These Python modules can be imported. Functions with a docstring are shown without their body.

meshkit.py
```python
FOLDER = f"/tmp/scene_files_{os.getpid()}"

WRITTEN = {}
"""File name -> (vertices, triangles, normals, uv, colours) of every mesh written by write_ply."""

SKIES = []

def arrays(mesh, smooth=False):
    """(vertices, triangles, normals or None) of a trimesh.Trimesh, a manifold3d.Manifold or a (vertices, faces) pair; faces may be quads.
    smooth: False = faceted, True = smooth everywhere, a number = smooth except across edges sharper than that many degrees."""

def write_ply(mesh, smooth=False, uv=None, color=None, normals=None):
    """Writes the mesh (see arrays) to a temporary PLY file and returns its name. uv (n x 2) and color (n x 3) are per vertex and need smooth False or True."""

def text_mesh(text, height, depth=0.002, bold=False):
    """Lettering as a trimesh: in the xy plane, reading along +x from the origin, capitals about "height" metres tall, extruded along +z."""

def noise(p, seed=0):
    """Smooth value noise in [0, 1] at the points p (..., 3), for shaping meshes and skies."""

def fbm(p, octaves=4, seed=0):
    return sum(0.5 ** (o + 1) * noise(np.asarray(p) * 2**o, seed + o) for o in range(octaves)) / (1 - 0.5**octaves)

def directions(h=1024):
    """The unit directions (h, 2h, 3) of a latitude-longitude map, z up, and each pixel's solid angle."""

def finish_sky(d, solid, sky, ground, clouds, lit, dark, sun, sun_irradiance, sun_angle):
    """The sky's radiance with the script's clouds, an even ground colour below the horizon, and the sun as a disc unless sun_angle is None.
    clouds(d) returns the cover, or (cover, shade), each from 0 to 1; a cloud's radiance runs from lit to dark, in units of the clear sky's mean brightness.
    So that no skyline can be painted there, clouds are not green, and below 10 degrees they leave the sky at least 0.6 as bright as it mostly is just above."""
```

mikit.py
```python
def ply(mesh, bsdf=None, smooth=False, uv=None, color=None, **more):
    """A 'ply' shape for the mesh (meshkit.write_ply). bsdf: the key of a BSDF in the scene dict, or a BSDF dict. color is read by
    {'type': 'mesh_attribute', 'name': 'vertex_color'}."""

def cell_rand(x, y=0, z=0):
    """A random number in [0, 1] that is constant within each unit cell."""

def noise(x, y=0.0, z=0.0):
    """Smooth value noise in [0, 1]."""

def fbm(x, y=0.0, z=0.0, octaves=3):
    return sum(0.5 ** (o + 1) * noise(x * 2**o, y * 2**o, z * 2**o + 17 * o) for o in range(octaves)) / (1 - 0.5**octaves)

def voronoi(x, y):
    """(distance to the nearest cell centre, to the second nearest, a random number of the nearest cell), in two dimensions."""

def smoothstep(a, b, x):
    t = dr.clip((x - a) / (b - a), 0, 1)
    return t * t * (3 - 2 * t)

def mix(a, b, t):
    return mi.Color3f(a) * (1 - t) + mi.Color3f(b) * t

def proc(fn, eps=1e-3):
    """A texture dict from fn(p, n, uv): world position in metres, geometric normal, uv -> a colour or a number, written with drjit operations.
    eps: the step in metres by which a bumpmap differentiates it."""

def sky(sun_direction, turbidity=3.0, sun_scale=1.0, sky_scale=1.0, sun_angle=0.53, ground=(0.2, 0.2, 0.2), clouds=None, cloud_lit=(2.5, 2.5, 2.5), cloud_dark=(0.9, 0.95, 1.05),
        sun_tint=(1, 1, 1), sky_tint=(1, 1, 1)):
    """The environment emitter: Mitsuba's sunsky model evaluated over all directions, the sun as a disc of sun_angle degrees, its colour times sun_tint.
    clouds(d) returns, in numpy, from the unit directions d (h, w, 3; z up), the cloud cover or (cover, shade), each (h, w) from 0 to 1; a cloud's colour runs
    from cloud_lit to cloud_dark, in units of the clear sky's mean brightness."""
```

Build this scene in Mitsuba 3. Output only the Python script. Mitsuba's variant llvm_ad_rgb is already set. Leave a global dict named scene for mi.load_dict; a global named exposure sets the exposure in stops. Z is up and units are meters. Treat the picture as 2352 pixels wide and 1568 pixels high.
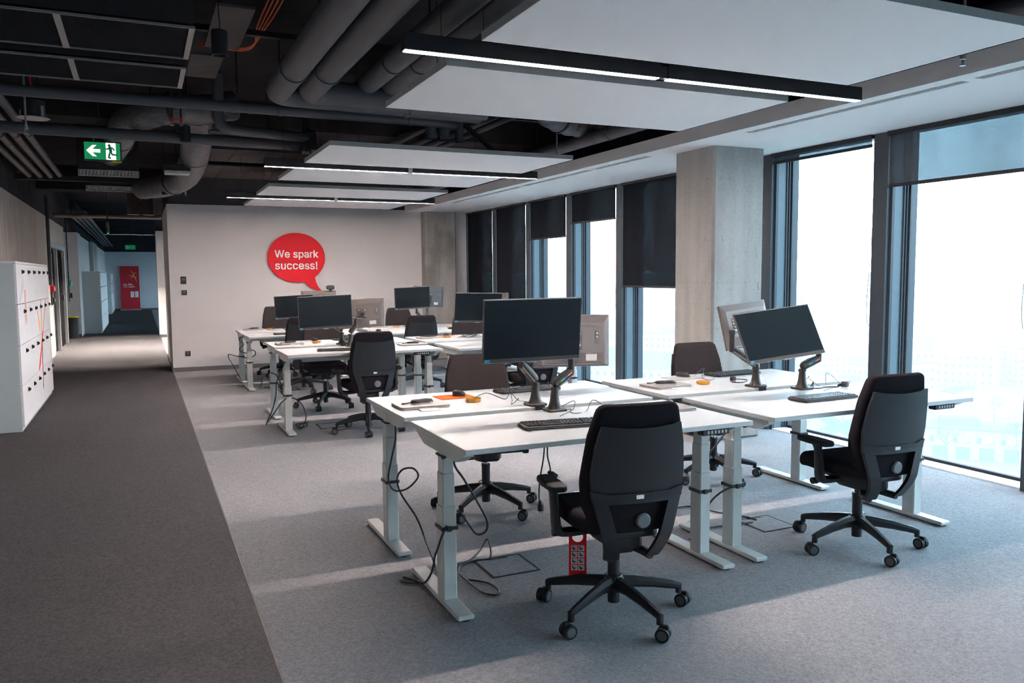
import math, random
import numpy as np
import trimesh, shapely
from shapely.geometry import Polygon, LineString, box as sbox
from shapely.ops import unary_union
import drjit as dr
import mitsuba as mi
import mikit, meshkit

random.seed(7)
RNG = np.random.default_rng(7)
T = mi.ScalarTransform4f
scene, labels = {}, {}

# ---------------------------------------------------------------- camera, sky, exposure
EYE = np.array([0.0, 0.0, 1.598])
PITCH, ROLL, YAW = 0.0828, 0.0074, 0.4285
FWD = np.array([math.sin(YAW) * math.cos(PITCH), math.cos(YAW) * math.cos(PITCH), -math.sin(PITCH)])
RIGHT = np.array([math.cos(YAW), -math.sin(YAW), 0.0])
DOWN = np.cross(FWD, RIGHT)
UP = math.sin(ROLL) * RIGHT - math.cos(ROLL) * DOWN
scene['camera'] = {'type': 'perspective', 'fov': 2 * math.degrees(math.atan(1176 / 1863.0)), 'fov_axis': 'x', 'near_clip': 0.05, 'far_clip': 20000.0,
                   'to_world': T().look_at(origin=EYE.tolist(), target=(EYE + FWD).tolist(), up=UP.tolist())}


def overcast(d):
    p = d * np.array([2.0, 2.0, 5.0])
    n = meshkit.fbm(p + 11.0, octaves=4)
    return np.full(d.shape[:2], 0.97), np.clip(0.25 + 0.5 * (n - 0.5), 0, 1)


scene['sky'] = mikit.sky((0.8, -0.25, 0.55), turbidity=6.0, sun_scale=0.0, sky_scale=34.0, ground=(0.3, 0.32, 0.34), clouds=overcast,
                         cloud_lit=(1.0, 1.38, 1.62), cloud_dark=(0.8, 1.1, 1.36), sky_tint=(0.9, 1.0, 1.1))
exposure = 0.8
LAMP = (275.0, 222.0, 199.0)           # radiance of the linear lamps, warm white

# ---------------------------------------------------------------- materials
noise, fbm, mix, sst = mikit.noise, mikit.fbm, mikit.mix, mikit.smoothstep


def rgb(*c):
    return {'type': 'rgb', 'value': list(c)}


def mat(key, col, rough=0.5, spec=0.5, metallic=0.0, bump=None, two=True, **kw):
    b = {'type': 'principled', 'base_color': col if isinstance(col, dict) else rgb(*col), 'roughness': rough, 'specular': spec, 'metallic': metallic, **kw}
    if bump:
        b = {'type': 'bumpmap', 'arbitrary': bump[0], 'scale': bump[1], 'bsdf': b}
    scene['mat_' + key] = {'type': 'twosided', 'bsdf': b} if two else b


def diffuse(key, col):
    scene['mat_' + key] = {'type': 'twosided', 'bsdf': {'type': 'diffuse', 'reflectance': col if isinstance(col, dict) else rgb(*col)}}


def carpet(base, amp):
    def fn(p, n, uv):
        a = noise(p.x * 150, p.y * 150) * 0.5 + noise(p.x * 75 + 9, p.y * 75) * 0.3 + noise(p.x * 320, p.y * 320 + 3) * 0.2
        b = fbm(p.x * 1.3, p.y * 1.3, 0.0, 2)
        k = 1 + (a - 0.5) * amp + (b - 0.5) * 0.10
        return mi.Color3f(base[0] * k, base[1] * k, base[2] * k)
    return mikit.proc(fn)


def concrete(base, scale=1.0, spots=0.25):
    def fn(p, n, uv):
        a = fbm(p.x * 1.7 + p.y * 1.3, p.y * 0.7 - p.x, p.z * 0.9, 4)
        s = fbm(p.x * 9 + p.y * 9, p.z * 1.2, 5.0, 3)
        f = noise(p.x * 60 + p.y * 33, p.z * 60, p.y * 60)
        d = noise(p.x * 22 + p.y * 19, p.z * 22, 3.0)
        k = 0.70 + 0.46 * a + 0.26 * (s - 0.5) + 0.08 * (f - 0.5) - spots * sst(0.86, 0.95, d)
        return mi.Color3f(base[0] * k, base[1] * k, base[2] * k) * scale
    return mikit.proc(fn)


diffuse('carpet_light', carpet((0.278, 0.288, 0.306), 0.7))
diffuse('carpet_dark', carpet((0.074, 0.075, 0.081), 0.8))
diffuse('plaster', (0.66, 0.65, 0.65))
diffuse('plaster_blue', (0.62, 0.66, 0.70))
diffuse('panel_white', (0.93, 0.92, 0.915))
mat('panel_edge', (0.30, 0.32, 0.32), 0.7, 0.2)
diffuse('concrete', concrete((0.335, 0.345, 0.342), 1.0, 0.1))


def column_concrete(p, n, uv):
    a = fbm(p.x * 2.1 + p.y * 1.7, p.y * 0.9 - p.x, p.z * 0.9, 4)
    s = fbm(p.x * 11 + p.y * 11, p.z * 0.9, 5.0, 3)
    f = noise(p.x * 70 + p.y * 40, p.z * 70, p.y * 70)
    d = sst(0.93, 0.97, noise(p.x * 34 + p.y * 29, p.z * 30, 3.0))
    u = (p.x + p.y) / 0.055
    fu = u - dr.floor(u) - 0.5
    row = 0.0
    for z0 in (2.36, 1.50, 0.62):
        q = dr.sqrt(dr.square(fu * 0.055) + dr.square(p.z - z0 - 0.006 * noise(u * 0.7, z0)))
        row = row + sst(0.011, 0.007, q) * (noise(dr.floor(u) * 3.3, z0) * 0.5)
    st = sst(0.55, 0.8, fbm(p.x * 3 + p.y * 3, p.z * 1.6, 9.0, 3)) * 0.16
    k = 0.60 + 0.62 * a + 0.34 * (s - 0.5) + 0.14 * (f - 0.5) - 0.30 * d - 0.55 * row - st * 1.6
    return mi.Color3f(0.345 * k, 0.352 * k, 0.345 * k)


diffuse('concrete_column', mikit.proc(column_concrete))
diffuse('concrete_wall', concrete((0.45, 0.42, 0.39), 1.0, 0.1))
diffuse('concrete_dark', concrete((0.042, 0.043, 0.048), 1.0, 0.0))
diffuse('slab_dark', concrete((0.031, 0.031, 0.034), 1.0, 0.0))
diffuse('board_grey', concrete((0.095, 0.089, 0.09), 1.0, 0.0))
mat('black_paint', (0.013, 0.014, 0.017), 0.55, 0.3)
mat('baseboard', (0.10, 0.10, 0.105), 0.6, 0.3)
mat('pipe', (0.055, 0.062, 0.073), 0.55, 0.35)
mat('pipe_brown', (0.08, 0.068, 0.064), 0.55, 0.35)


def wrinkle(p, n, uv):
    return noise(p.x * 26 + 4 * noise(p.x * 5, p.y * 5, p.z * 5), p.y * 26 + 3 * noise(p.y * 4, p.z * 4), p.z * 60)


def duct_col(p, n, uv):
    k = 0.7 + 0.6 * noise(p.x * 26 + 4 * noise(p.x * 5, p.y * 5, p.z * 5), p.y * 26, p.z * 70)
    return mi.Color3f(0.062 * k, 0.066 * k, 0.075 * k)


mat('duct', mikit.proc(duct_col), 0.45, 0.5)
mat('steel', (0.55, 0.55, 0.55), 0.35, 0.5, 0.9)
mat('alu_dim', (0.30, 0.29, 0.285), 0.45, 0.5, 0.6)
mat('chrome', (0.75, 0.76, 0.78), 0.15, 0.5, 1.0)
mat('slate', (0.029, 0.040, 0.052), 0.5, 0.35)
mat('slate_jamb', (0.075, 0.118, 0.148), 0.5, 0.4)
mat('sill_white', (0.72, 0.74, 0.76), 0.5, 0.4)
mat('desk_white', (0.51, 0.51, 0.51), 0.42, 0.35)
mat('desk_edge', (0.60, 0.61, 0.60), 0.5, 0.3)
mat('leg_white', (0.54, 0.56, 0.54), 0.4, 0.4)
mat('plastic', (0.010, 0.012, 0.015), 0.42, 0.34)
mat('plastic_shell', (0.011, 0.0145, 0.019), 0.42, 0.36)
mat('plastic_matt', (0.011, 0.012, 0.014), 0.6, 0.25)
mat('knob_grey', (0.12, 0.14, 0.155), 0.4, 0.5)
mat('castor_rim', (0.075, 0.08, 0.085), 0.5, 0.4)


def fabric(base):
    def fn(p, n, uv):
        k = 0.8 + 0.4 * noise(p.x * 300, p.y * 300, p.z * 300)
        return mi.Color3f(base[0] * k, base[1] * k, base[2] * k)
    return mikit.proc(fn)


diffuse('fabric', fabric((0.019, 0.018, 0.021)))
diffuse('fabric_warm', fabric((0.026, 0.0225, 0.024)))
mat('screen', (0.004, 0.009, 0.013), 0.3, 0.3)
mat('bezel', (0.05, 0.05, 0.052), 0.4, 0.5)
mat('bezel_silver', (0.42, 0.37, 0.36), 0.35, 0.5, 0.4)
mat('monitor_back', (0.088, 0.077, 0.073), 0.4, 0.45, 0.25)
mat('monitor_back_dark', (0.055, 0.06, 0.066), 0.5, 0.4)
mat('recess', (0.06, 0.055, 0.055), 0.6, 0.3)
mat('arm_black', (0.017, 0.016, 0.016), 0.36, 0.36)
mat('arm_trim', (0.12, 0.11, 0.105), 0.4, 0.5, 0.3)
mat('label_grey', (0.45, 0.44, 0.43), 0.6, 0.2)
mat('white', (0.85, 0.85, 0.84), 0.5, 0.3)
mat('keycap', (0.020, 0.019, 0.019), 0.4, 0.35)
mat('laptop', (0.36, 0.335, 0.32), 0.38, 0.5, 0.35)
mat('cable', (0.012, 0.012, 0.014), 0.45, 0.5)
mat('cable_white', (0.7, 0.69, 0.67), 0.5, 0.3)
mat('orange_pad', (0.83, 0.12, 0.018), 0.8, 0.1)
mat('grey_pad', (0.36, 0.33, 0.33), 0.8, 0.1)
mat('cork', (0.55, 0.27, 0.06), 0.75, 0.2)
mat('red', (0.62, 0.012, 0.022), 0.6, 0.25)
mat('red_print', (0.72, 0.09, 0.06), 0.6, 0.2)
mat('banner_red', (0.55, 0.035, 0.05), 0.7, 0.15)
mat('orange_print', (0.82, 0.20, 0.09), 0.6, 0.2)
mat('amber_print', (0.80, 0.42, 0.10), 0.6, 0.2)
mat('lilac_print', (0.62, 0.60, 0.68), 0.6, 0.2)
mat('plum_print', (0.24, 0.04, 0.09), 0.6, 0.2)
mat('rose_print', (0.72, 0.36, 0.33), 0.6, 0.2)
mat('blue', (0.04, 0.25, 0.62), 0.5, 0.3)
mat('teal', (0.05, 0.45, 0.5), 0.5, 0.3)
mat('green', (0.02, 0.42, 0.14), 0.5, 0.3)
mat('indigo', (0.06, 0.08, 0.36), 0.5, 0.3)
mat('yellow', (0.75, 0.55, 0.02), 0.5, 0.3)
mat('brass', (0.7, 0.45, 0.2), 0.3, 0.5, 1.0)
mat('locker_white', (0.74, 0.74, 0.76), 0.45, 0.35)
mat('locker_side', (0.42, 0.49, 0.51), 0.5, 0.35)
mat('orange_cable', (0.75, 0.13, 0.03), 0.5, 0.3)
mat('grille_mesh', (0.006, 0.008, 0.011), 0.7, 0.2)
scene['mat_glass'] = {'type': 'thindielectric', 'int_ior': 1.5, 'specular_transmittance': rgb(0.88, 0.93, 0.95)}


def weave(lo, hi):
    # openness of the screen cloth, with faint vertical creases
    def fn(p, n, uv):
        c = noise(p.y * 11, p.z * 0.35) * 0.4 + noise(p.y * 45, p.z * 170) * 0.4 + noise(p.y * 190, p.z * 60) * 0.2
        return lo + (hi - lo) * c
    return mikit.proc(fn)


def screen_cloth(key, lo, hi, col):
    scene['mat_' + key] = {'type': 'blendbsdf', 'weight': weave(lo, hi),
                           'bsdf_0': {'type': 'twosided', 'bsdf': {'type': 'diffuse', 'reflectance': rgb(*col)}},
                           'bsdf_1': {'type': 'thindielectric', 'int_ior': 1.01, 'specular_reflectance': rgb(0, 0, 0), 'specular_transmittance': rgb(0.72, 0.92, 1)}}


screen_cloth('cloth_open', 0.03, 0.085, (0.06, 0.075, 0.09))
screen_cloth('cloth_dense', 0.0, 0.013, (0.012, 0.014, 0.018))
diffuse('leaf_black', (0.012, 0.012, 0.013))
diffuse('city_ground', (0.13, 0.14, 0.13))
diffuse('city_pale', (0.36, 0.35, 0.34))
diffuse('city_brick', (0.28, 0.20, 0.18))
diffuse('city_grey', (0.30, 0.31, 0.33))
diffuse('city_roof', (0.10, 0.085, 0.085))
diffuse('city_window', (0.05, 0.07, 0.08))
diffuse('city_teal', (0.08, 0.22, 0.25))
diffuse('city_tree', (0.08, 0.075, 0.065))
diffuse('city_white', (0.5, 0.5, 0.5))

# ---------------------------------------------------------------- mesh helpers
cat = trimesh.util.concatenate


def M(x=0, y=0, z=0, rz=0.0, R=None):
    m = np.eye(4)
    if R is not None:
        m[:3, :3] = R
    else:
        c, s = math.cos(rz), math.sin(rz)
        m[:2, :2] = [[c, -s], [s, c]]
    m[:3, 3] = [x, y, z]
    return m


def moved(mesh, *a, **k):
    m = mesh.copy()
    m.apply_transform(M(*a, **k))
    return m


def bx(x0, x1, y0, y1, z0, z1, r=0.0):
    x0, x1, y0, y1, z0, z1 = min(x0, x1), max(x0, x1), min(y0, y1), max(y0, y1), min(z0, z1), max(z0, z1)
    if r <= 0:
        b = trimesh.creation.box((x1 - x0, y1 - y0, z1 - z0))
        b.apply_translation(((x0 + x1) / 2, (y0 + y1) / 2, (z0 + z1) / 2))
        return b
    pts = []
    for sx in (0, 1):
        for sy in (0, 1):
            for sz in (0, 1):
                X, Y, Z = (x0, x1)[sx], (y0, y1)[sy], (z0, z1)[sz]
                dx, dy, dz = (r, -r)[sx], (r, -r)[sy], (r, -r)[sz]
                pts += [(X, Y + dy, Z + dz), (X + dx, Y, Z + dz), (X + dx, Y + dy, Z)]
    return trimesh.convex.convex_hull(np.array(pts))


def cyl(p0, p1, r, n=20, r1=None):
    """A closed cylinder or cone frustum from p0 to p1."""
    p0, p1 = np.array(p0, float), np.array(p1, float)
    r1 = r if r1 is None else r1
    z = p1 - p0
    z /= np.linalg.norm(z)
    x = np.cross(z, [0, 0, 1] if abs(z[2]) < 0.9 else [1, 0, 0])
    x /= np.linalg.norm(x)
    y = np.cross(z, x)
    a = np.arange(n) * 2 * math.pi / n
    ring = np.cos(a)[:, None] * x + np.sin(a)[:, None] * y
    v = np.vstack([p0 + ring * r, p1 + ring * r1, p0, p1])
    i = np.arange(n)
    j = (i + 1) % n
    f = np.vstack([np.stack([i, j, j + n], 1), np.stack([i, j + n, i + n], 1), np.stack([j, i, i * 0 + 2 * n], 1), np.stack([i + n, j + n, i * 0 + 2 * n + 1], 1)])
    return trimesh.Trimesh(v, f, process=False)


def smooth_path(pts, per=6):
    p = np.array(pts, float)
    if len(p) < 3:
        return p
    q = np.vstack([2 * p[0] - p[1], p, 2 * p[-1] - p[-2]])
    out = []
    for i in range(1, len(q) - 2):
        for t in np.arange(per) / per:
            a, b, c, d = q[i - 1], q[i], q[i + 1], q[i + 2]
            out.append(0.5 * (2 * b + (c - a) * t + (2 * a - 5 * b + 4 * c - d) * t * t + (3 * b - a - 3 * c + d) * t ** 3))
    out.append(p[-1])
    return np.array(out)


def frames(p):
    t = np.gradient(p, axis=0)
    t /= np.linalg.norm(t, axis=1, keepdims=True) + 1e-12
    a = np.cross(t[0], [0, 0, 1] if abs(t[0][2]) < 0.9 else [1, 0, 0])
    A = []
    for k in range(len(p)):
        a = a - t[k] * (a @ t[k])
        a /= np.linalg.norm(a) + 1e-12
        A.append(a)
    A = np.array(A)
    return t, A, np.cross(t, A)


def tube(pts, r, n=10, smooth=True, per=6, radii=None):
    p = smooth_path(pts, per) if smooth else np.array(pts, float)
    t, A, B = frames(p)
    rr = np.full(len(p), r) if radii is None else np.interp(np.linspace(0, 1, len(p)), np.linspace(0, 1, len(radii)), radii)
    a = np.arange(n) * 2 * math.pi / n
    v = (p[:, None] + rr[:, None, None] * (np.cos(a)[None, :, None] * A[:, None] + np.sin(a)[None, :, None] * B[:, None])).reshape(-1, 3)
    return skin(v, len(p), n)


def skin(v, m, n):
    i, j = np.meshgrid(np.arange(m - 1), np.arange(n), indexing='ij')
    i, j = i.ravel(), j.ravel()
    a, b, c, d = i * n + j, i * n + (j + 1) % n, (i + 1) * n + (j + 1) % n, (i + 1) * n + j
    f = np.vstack([np.stack([a, b, c], 1), np.stack([a, c, d], 1)])
    k = len(v)
    v = np.vstack([v, v[:n].mean(0), v[-n:].mean(0)])
    q = np.arange(n)
    f = np.vstack([f, np.stack([(q + 1) % n, q, q * 0 + k], 1), np.stack([(m - 1) * n + q, (m - 1) * n + (q + 1) % n, q * 0 + k + 1], 1)])
    mesh = trimesh.Trimesh(v, f, process=False)
    if mesh.volume < 0:
        mesh.invert()
    return mesh


def bar(pts, w, h, side=(1, 0, 0), smooth=False, chamfer=0.25):
    """A chamfered rectangular bar swept along pts; w across 'side', h along the other normal; w and h may vary along the path."""
    p = smooth_path(pts, 6) if smooth else np.array(pts, float)
    m = len(p)
    w = np.interp(np.linspace(0, 1, m), np.linspace(0, 1, np.size(w)), np.atleast_1d(w)) if np.size(w) > 1 else np.full(m, w)
    h = np.interp(np.linspace(0, 1, m), np.linspace(0, 1, np.size(h)), np.atleast_1d(h)) if np.size(h) > 1 else np.full(m, h)
    t = np.gradient(p, axis=0)
    t /= np.linalg.norm(t, axis=1, keepdims=True)
    s = np.array(side, float)[None] - t * (t @ np.array(side, float))[:, None]
    s /= np.linalg.norm(s, axis=1, keepdims=True)
    u = np.cross(t, s)
    c = chamfer
    prof = [(-0.5, -0.5 + c), (-0.5 + c, -0.5), (0.5 - c, -0.5), (0.5, -0.5 + c), (0.5, 0.5 - c), (0.5 - c, 0.5), (-0.5 + c, 0.5), (-0.5, 0.5 - c)]
    v = np.concatenate([(p + (a * w)[:, None] * s + (b * h)[:, None] * u)[:, None] for a, b in prof], 1).reshape(-1, 3)
    return skin(v, m, 8)


def outline(poly, n=64):
    r = np.array(poly.exterior.coords)[:-1]
    if Polygon(r).exterior.is_ccw is False:
        r = r[::-1]
    ls = LineString(np.vstack([r, r[:1]]))
    d = np.linspace(0, ls.length, n, endpoint=False)
    return np.array([ls.interpolate(x).coords[0] for x in d])


def rrect(w, h, r, cx=0, cy=0):
    return sbox(cx - w / 2 + r, cy - h / 2 + r, cx + w / 2 - r, cy + h / 2 - r).buffer(r, 8)


def rpoly(pts, r):
    return Polygon(pts).buffer(-r).buffer(2 * r).buffer(-r)


def puff(poly, h, r, n=64, rt=None, caps=4):
    """A slab over the outline (xy), z from 0 to h, its edges rounded with radius r below and rt above."""
    o = outline(poly, n)
    nx = np.roll(o, -1, 0) - np.roll(o, 1, 0)
    nn = np.stack([nx[:, 1], -nx[:, 0]], 1)
    nn /= np.linalg.norm(nn, axis=1, keepdims=True) + 1e-12
    rt = r if rt is None else rt
    c = o.mean(0)
    rings = []
    for f in np.linspace(0.15, 0.85, caps):
        rings.append((c + (o - nn * r - c) * f, 0.0))
    for a in np.linspace(0, math.pi / 2, 5):
        rings.append((o - nn * r * (1 - math.sin(a)), r * (1 - math.cos(a))))
    for a in np.linspace(0, math.pi / 2, 5):
        rings.append((o - nn * rt * (1 - math.cos(a)), h - rt + rt * math.sin(a)))
    for f in np.linspace(0.85, 0.15, caps):
        rings.append((c + (o - nn * rt - c) * f, h))
    v = np.vstack([np.c_[p, np.full(n, z)] for p, z in rings])
    return skin(v, len(rings), n)


def extrude(poly, h, size=None):
    ms = []
    for g in getattr(poly, 'geoms', [poly]):
        m = trimesh.creation.extrude_polygon(g, h, engine='earcut')
        if size:
            v, f = trimesh.remesh.subdivide_to_size(m.vertices, m.faces, size)
            m = trimesh.Trimesh(v, f)
        ms.append(m)
    return cat(ms) if len(ms) > 1 else ms[0]


def warp(mesh, fn):
    m = mesh.copy()
    m.vertices = fn(np.array(m.vertices))
    if m.volume < 0:
        m.invert()
    return m


def lathe(profile, n=28):
    """profile: (r, z) from bottom to top, revolved about z."""
    p = np.array(profile, float)
    a = np.arange(n) * 2 * math.pi / n
    v = np.concatenate([np.stack([r * np.cos(a), r * np.sin(a), np.full(n, z)], 1) for r, z in p])
    return skin(v, len(p), n)


# ---------------------------------------------------------------- bookkeeping
taken = {}


def num(name):
    k = taken.get(name, 0)
    taken[name] = k + 1
    return name if k == 0 else f'{name}_{k:03d}'


def shape(mesh, m, smooth=35, **kw):
    return mikit.ply(mesh, 'mat_' + m, smooth=smooth, **kw)


def tag(key, label, category=None, group=None, kind=None):
    d = {}
    if label: d['label'] = label
    if category: d['category'] = category
    if group: d['group'] = group
    if kind: d['kind'] = kind
    labels[key] = d
    return key


def put(parent, name, d, label=None, to=None, kind=None):
    key = num(parent + '__' + name)
    scene[key] = dict(d) if to is None else {**d, 'to_world': T(np.asarray(to, float))}
    if label or kind:
        labels[key] = {**({'label': label} if label else {}), **({'kind': kind} if kind else {})}
    return key


def single(name, mesh, m, label, category, group=None, smooth=35, kind=None):
    key = num(name)
    scene[key] = shape(mesh, m, smooth)
    return tag(key, label, category, group, kind)


def structure(name, mesh, m, smooth=False):
    key = num(name)
    scene[key] = shape(mesh, m, smooth)
    labels[key] = {'kind': 'structure'}
    return key


def spawn(root, proto, to, own=None):
    """One thing from a list of (part key, shape, label): every part placed by the same matrix."""
    for name, d, lab in proto:
        key = root + '__' + name
        scene[key] = {**d, 'to_world': T(np.asarray(to, float))}
        if lab:
            labels[key] = {'label': lab}
    return root


class Proto(list):
    def add(self, name, mesh, m, smooth=35, label=None):
        k = sum(1 for x in self if x[0] == name or x[0].startswith(name + '_') and x[0][len(name) + 1:].isdigit())
        key = name if k == 0 else f'{name}_{k:03d}'
        self.append((key, shape(mesh, m, smooth), label))
        return key



# ---------------------------------------------------------------- the room
XW = -1.63            # left wall
XC = 0.45             # edge of the dark aisle carpet
YB = 14.70            # back wall of the office bay
XG = 6.0              # window glass
ZC = 3.62             # slab
ZS, ZF = 2.766, 2.885  # perimeter soffit, top of its fascia
YN, YE = -5.0, 43.3   # behind the camera, end of the corridor
PITCH_Y, Y0 = 1.383, 4.974

floor = 'floor'
put(floor, 'dark_carpet', shape(bx(-3.3, XC, YN, YE, -0.08, 0.0), 'carpet_dark', False))
put(floor, 'light_carpet', shape(bx(XC, 5.80, YN, YE, -0.08, 0.0), 'carpet_light', False))
put(floor, 'edge_strip', shape(bx(XC - 0.004, XC + 0.004, YN, YB, -0.01, 0.0015), 'baseboard', False))
labels[floor] = {'kind': 'structure'}
structure('ceiling', bx(-3.3, 6.1, YN, YE, ZC, ZC + 0.2), 'slab_dark')

# back wall with the dark band over it, base board, and the stub wall that turns into the corridor
structure('wall_back', cat([bx(0.45, 6.05, YB, YB + 0.18, 0, 2.80), bx(0.45, 0.63, YB + 0.18, 17.5, 0, 2.80)]), 'plaster')
put('wall_back', 'upper_band', shape(cat([bx(0.47, 6.05, YB + 0.03, YB + 0.18, 2.80, ZC), bx(0.47, 0.63, YB + 0.18, 17.5, 2.80, ZC)]), 'concrete_dark', False))
structure('baseboard_back', cat([bx(0.438, 4.9, YB - 0.014, YB, 0, 0.07, 0.003), bx(0.436, 0.45, YB, 17.5, 0, 0.07, 0.003)]), 'baseboard')

# left wall: board-marked concrete panels, painted dark above 2.8 m
structure('wall_left', bx(XW - 0.25, XW - 0.03, YN, 18.95, 0, ZC), 'concrete_dark')
yy = 6.6
while yy < 18.8:
    w = min([0.52, 0.55, 0.5][int(yy * 10) % 3], 18.95 - yy)
    if w > 0.05:
        put('wall_left', 'concrete_panel', shape(bx(XW - 0.035, XW, yy + 0.004, yy + w - 0.004, 0, 2.80, 0.003), 'concrete_wall', False))
        put('wall_left', 'painted_panel', shape(bx(XW - 0.035, XW - 0.001, yy + 0.004, yy + w - 0.004, 2.80, ZC, 0.003), 'concrete_dark', False))
    yy += w
put('wall_left', 'concrete_panel', shape(bx(XW - 0.035, XW, YN, 6.6, 0, 2.80, 0.003), 'concrete_wall', False))
structure('wall_behind', bx(XW - 0.2, 6.1, YN - 0.2, YN, 0, ZC), 'plaster')

# corridor walls further on
structure('wall_corridor', cat([bx(XW - 0.25, -1.48, 24.74, 26.0, 0, 2.80), bx(XW - 0.6, -1.53, 26.0, 35.0, 0, 2.80), bx(XW - 0.6, -1.47, 35.0, YE, 0, 2.80)]), 'plaster')
put('wall_corridor', 'upper_band', shape(bx(XW - 0.6, -1.50, 24.8, YE, 2.80, ZC), 'concrete_dark', False))
put('wall_corridor', 'concrete_pier', shape(bx(-1.6, -1.40, 31.0, 34.0, 0, 2.80, 0.01), 'concrete_wall', False))
put('wall_corridor', 'alcove', shape(cat([bx(-3.2, -3.0, 22.2, 24.9, 0, ZC), bx(-3.1, XW - 0.1, 24.74, 24.9, 0, ZC), bx(-3.1, -2.05, 22.2, 22.4, 0, ZC)]), 'plaster', False))
structure('wall_end', bx(-2.3, 6.1, YE, YE + 0.2, 0, 2.80), 'plaster_blue')
put('wall_end', 'upper_band', shape(bx(-2.3, 6.1, YE + 0.02, YE + 0.2, 2.80, ZC), 'concrete_dark', False))
structure('baseboard_end', bx(-1.46, 6.0, YE - 0.015, YE, 0, 0.08, 0.003), 'baseboard')
structure('wall_far_pier', cat([bx(0.42, 0.64, 23.4, 24.0, 0, 2.80), bx(0.64, 5.8, 23.8, 24.0, 0, 2.80)]), 'plaster')
put('wall_far_pier', 'upper_band', shape(bx(0.44, 5.8, 23.83, 24.0, 2.80, ZC), 'concrete_dark', False))
structure('baseboard_far', cat([bx(0.41, 0.65, 23.386, 23.4, 0, 0.07, 0.003), bx(-1.76, -1.48, 24.726, 24.74, 0, 0.07, 0.003)]), 'baseboard')

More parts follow.
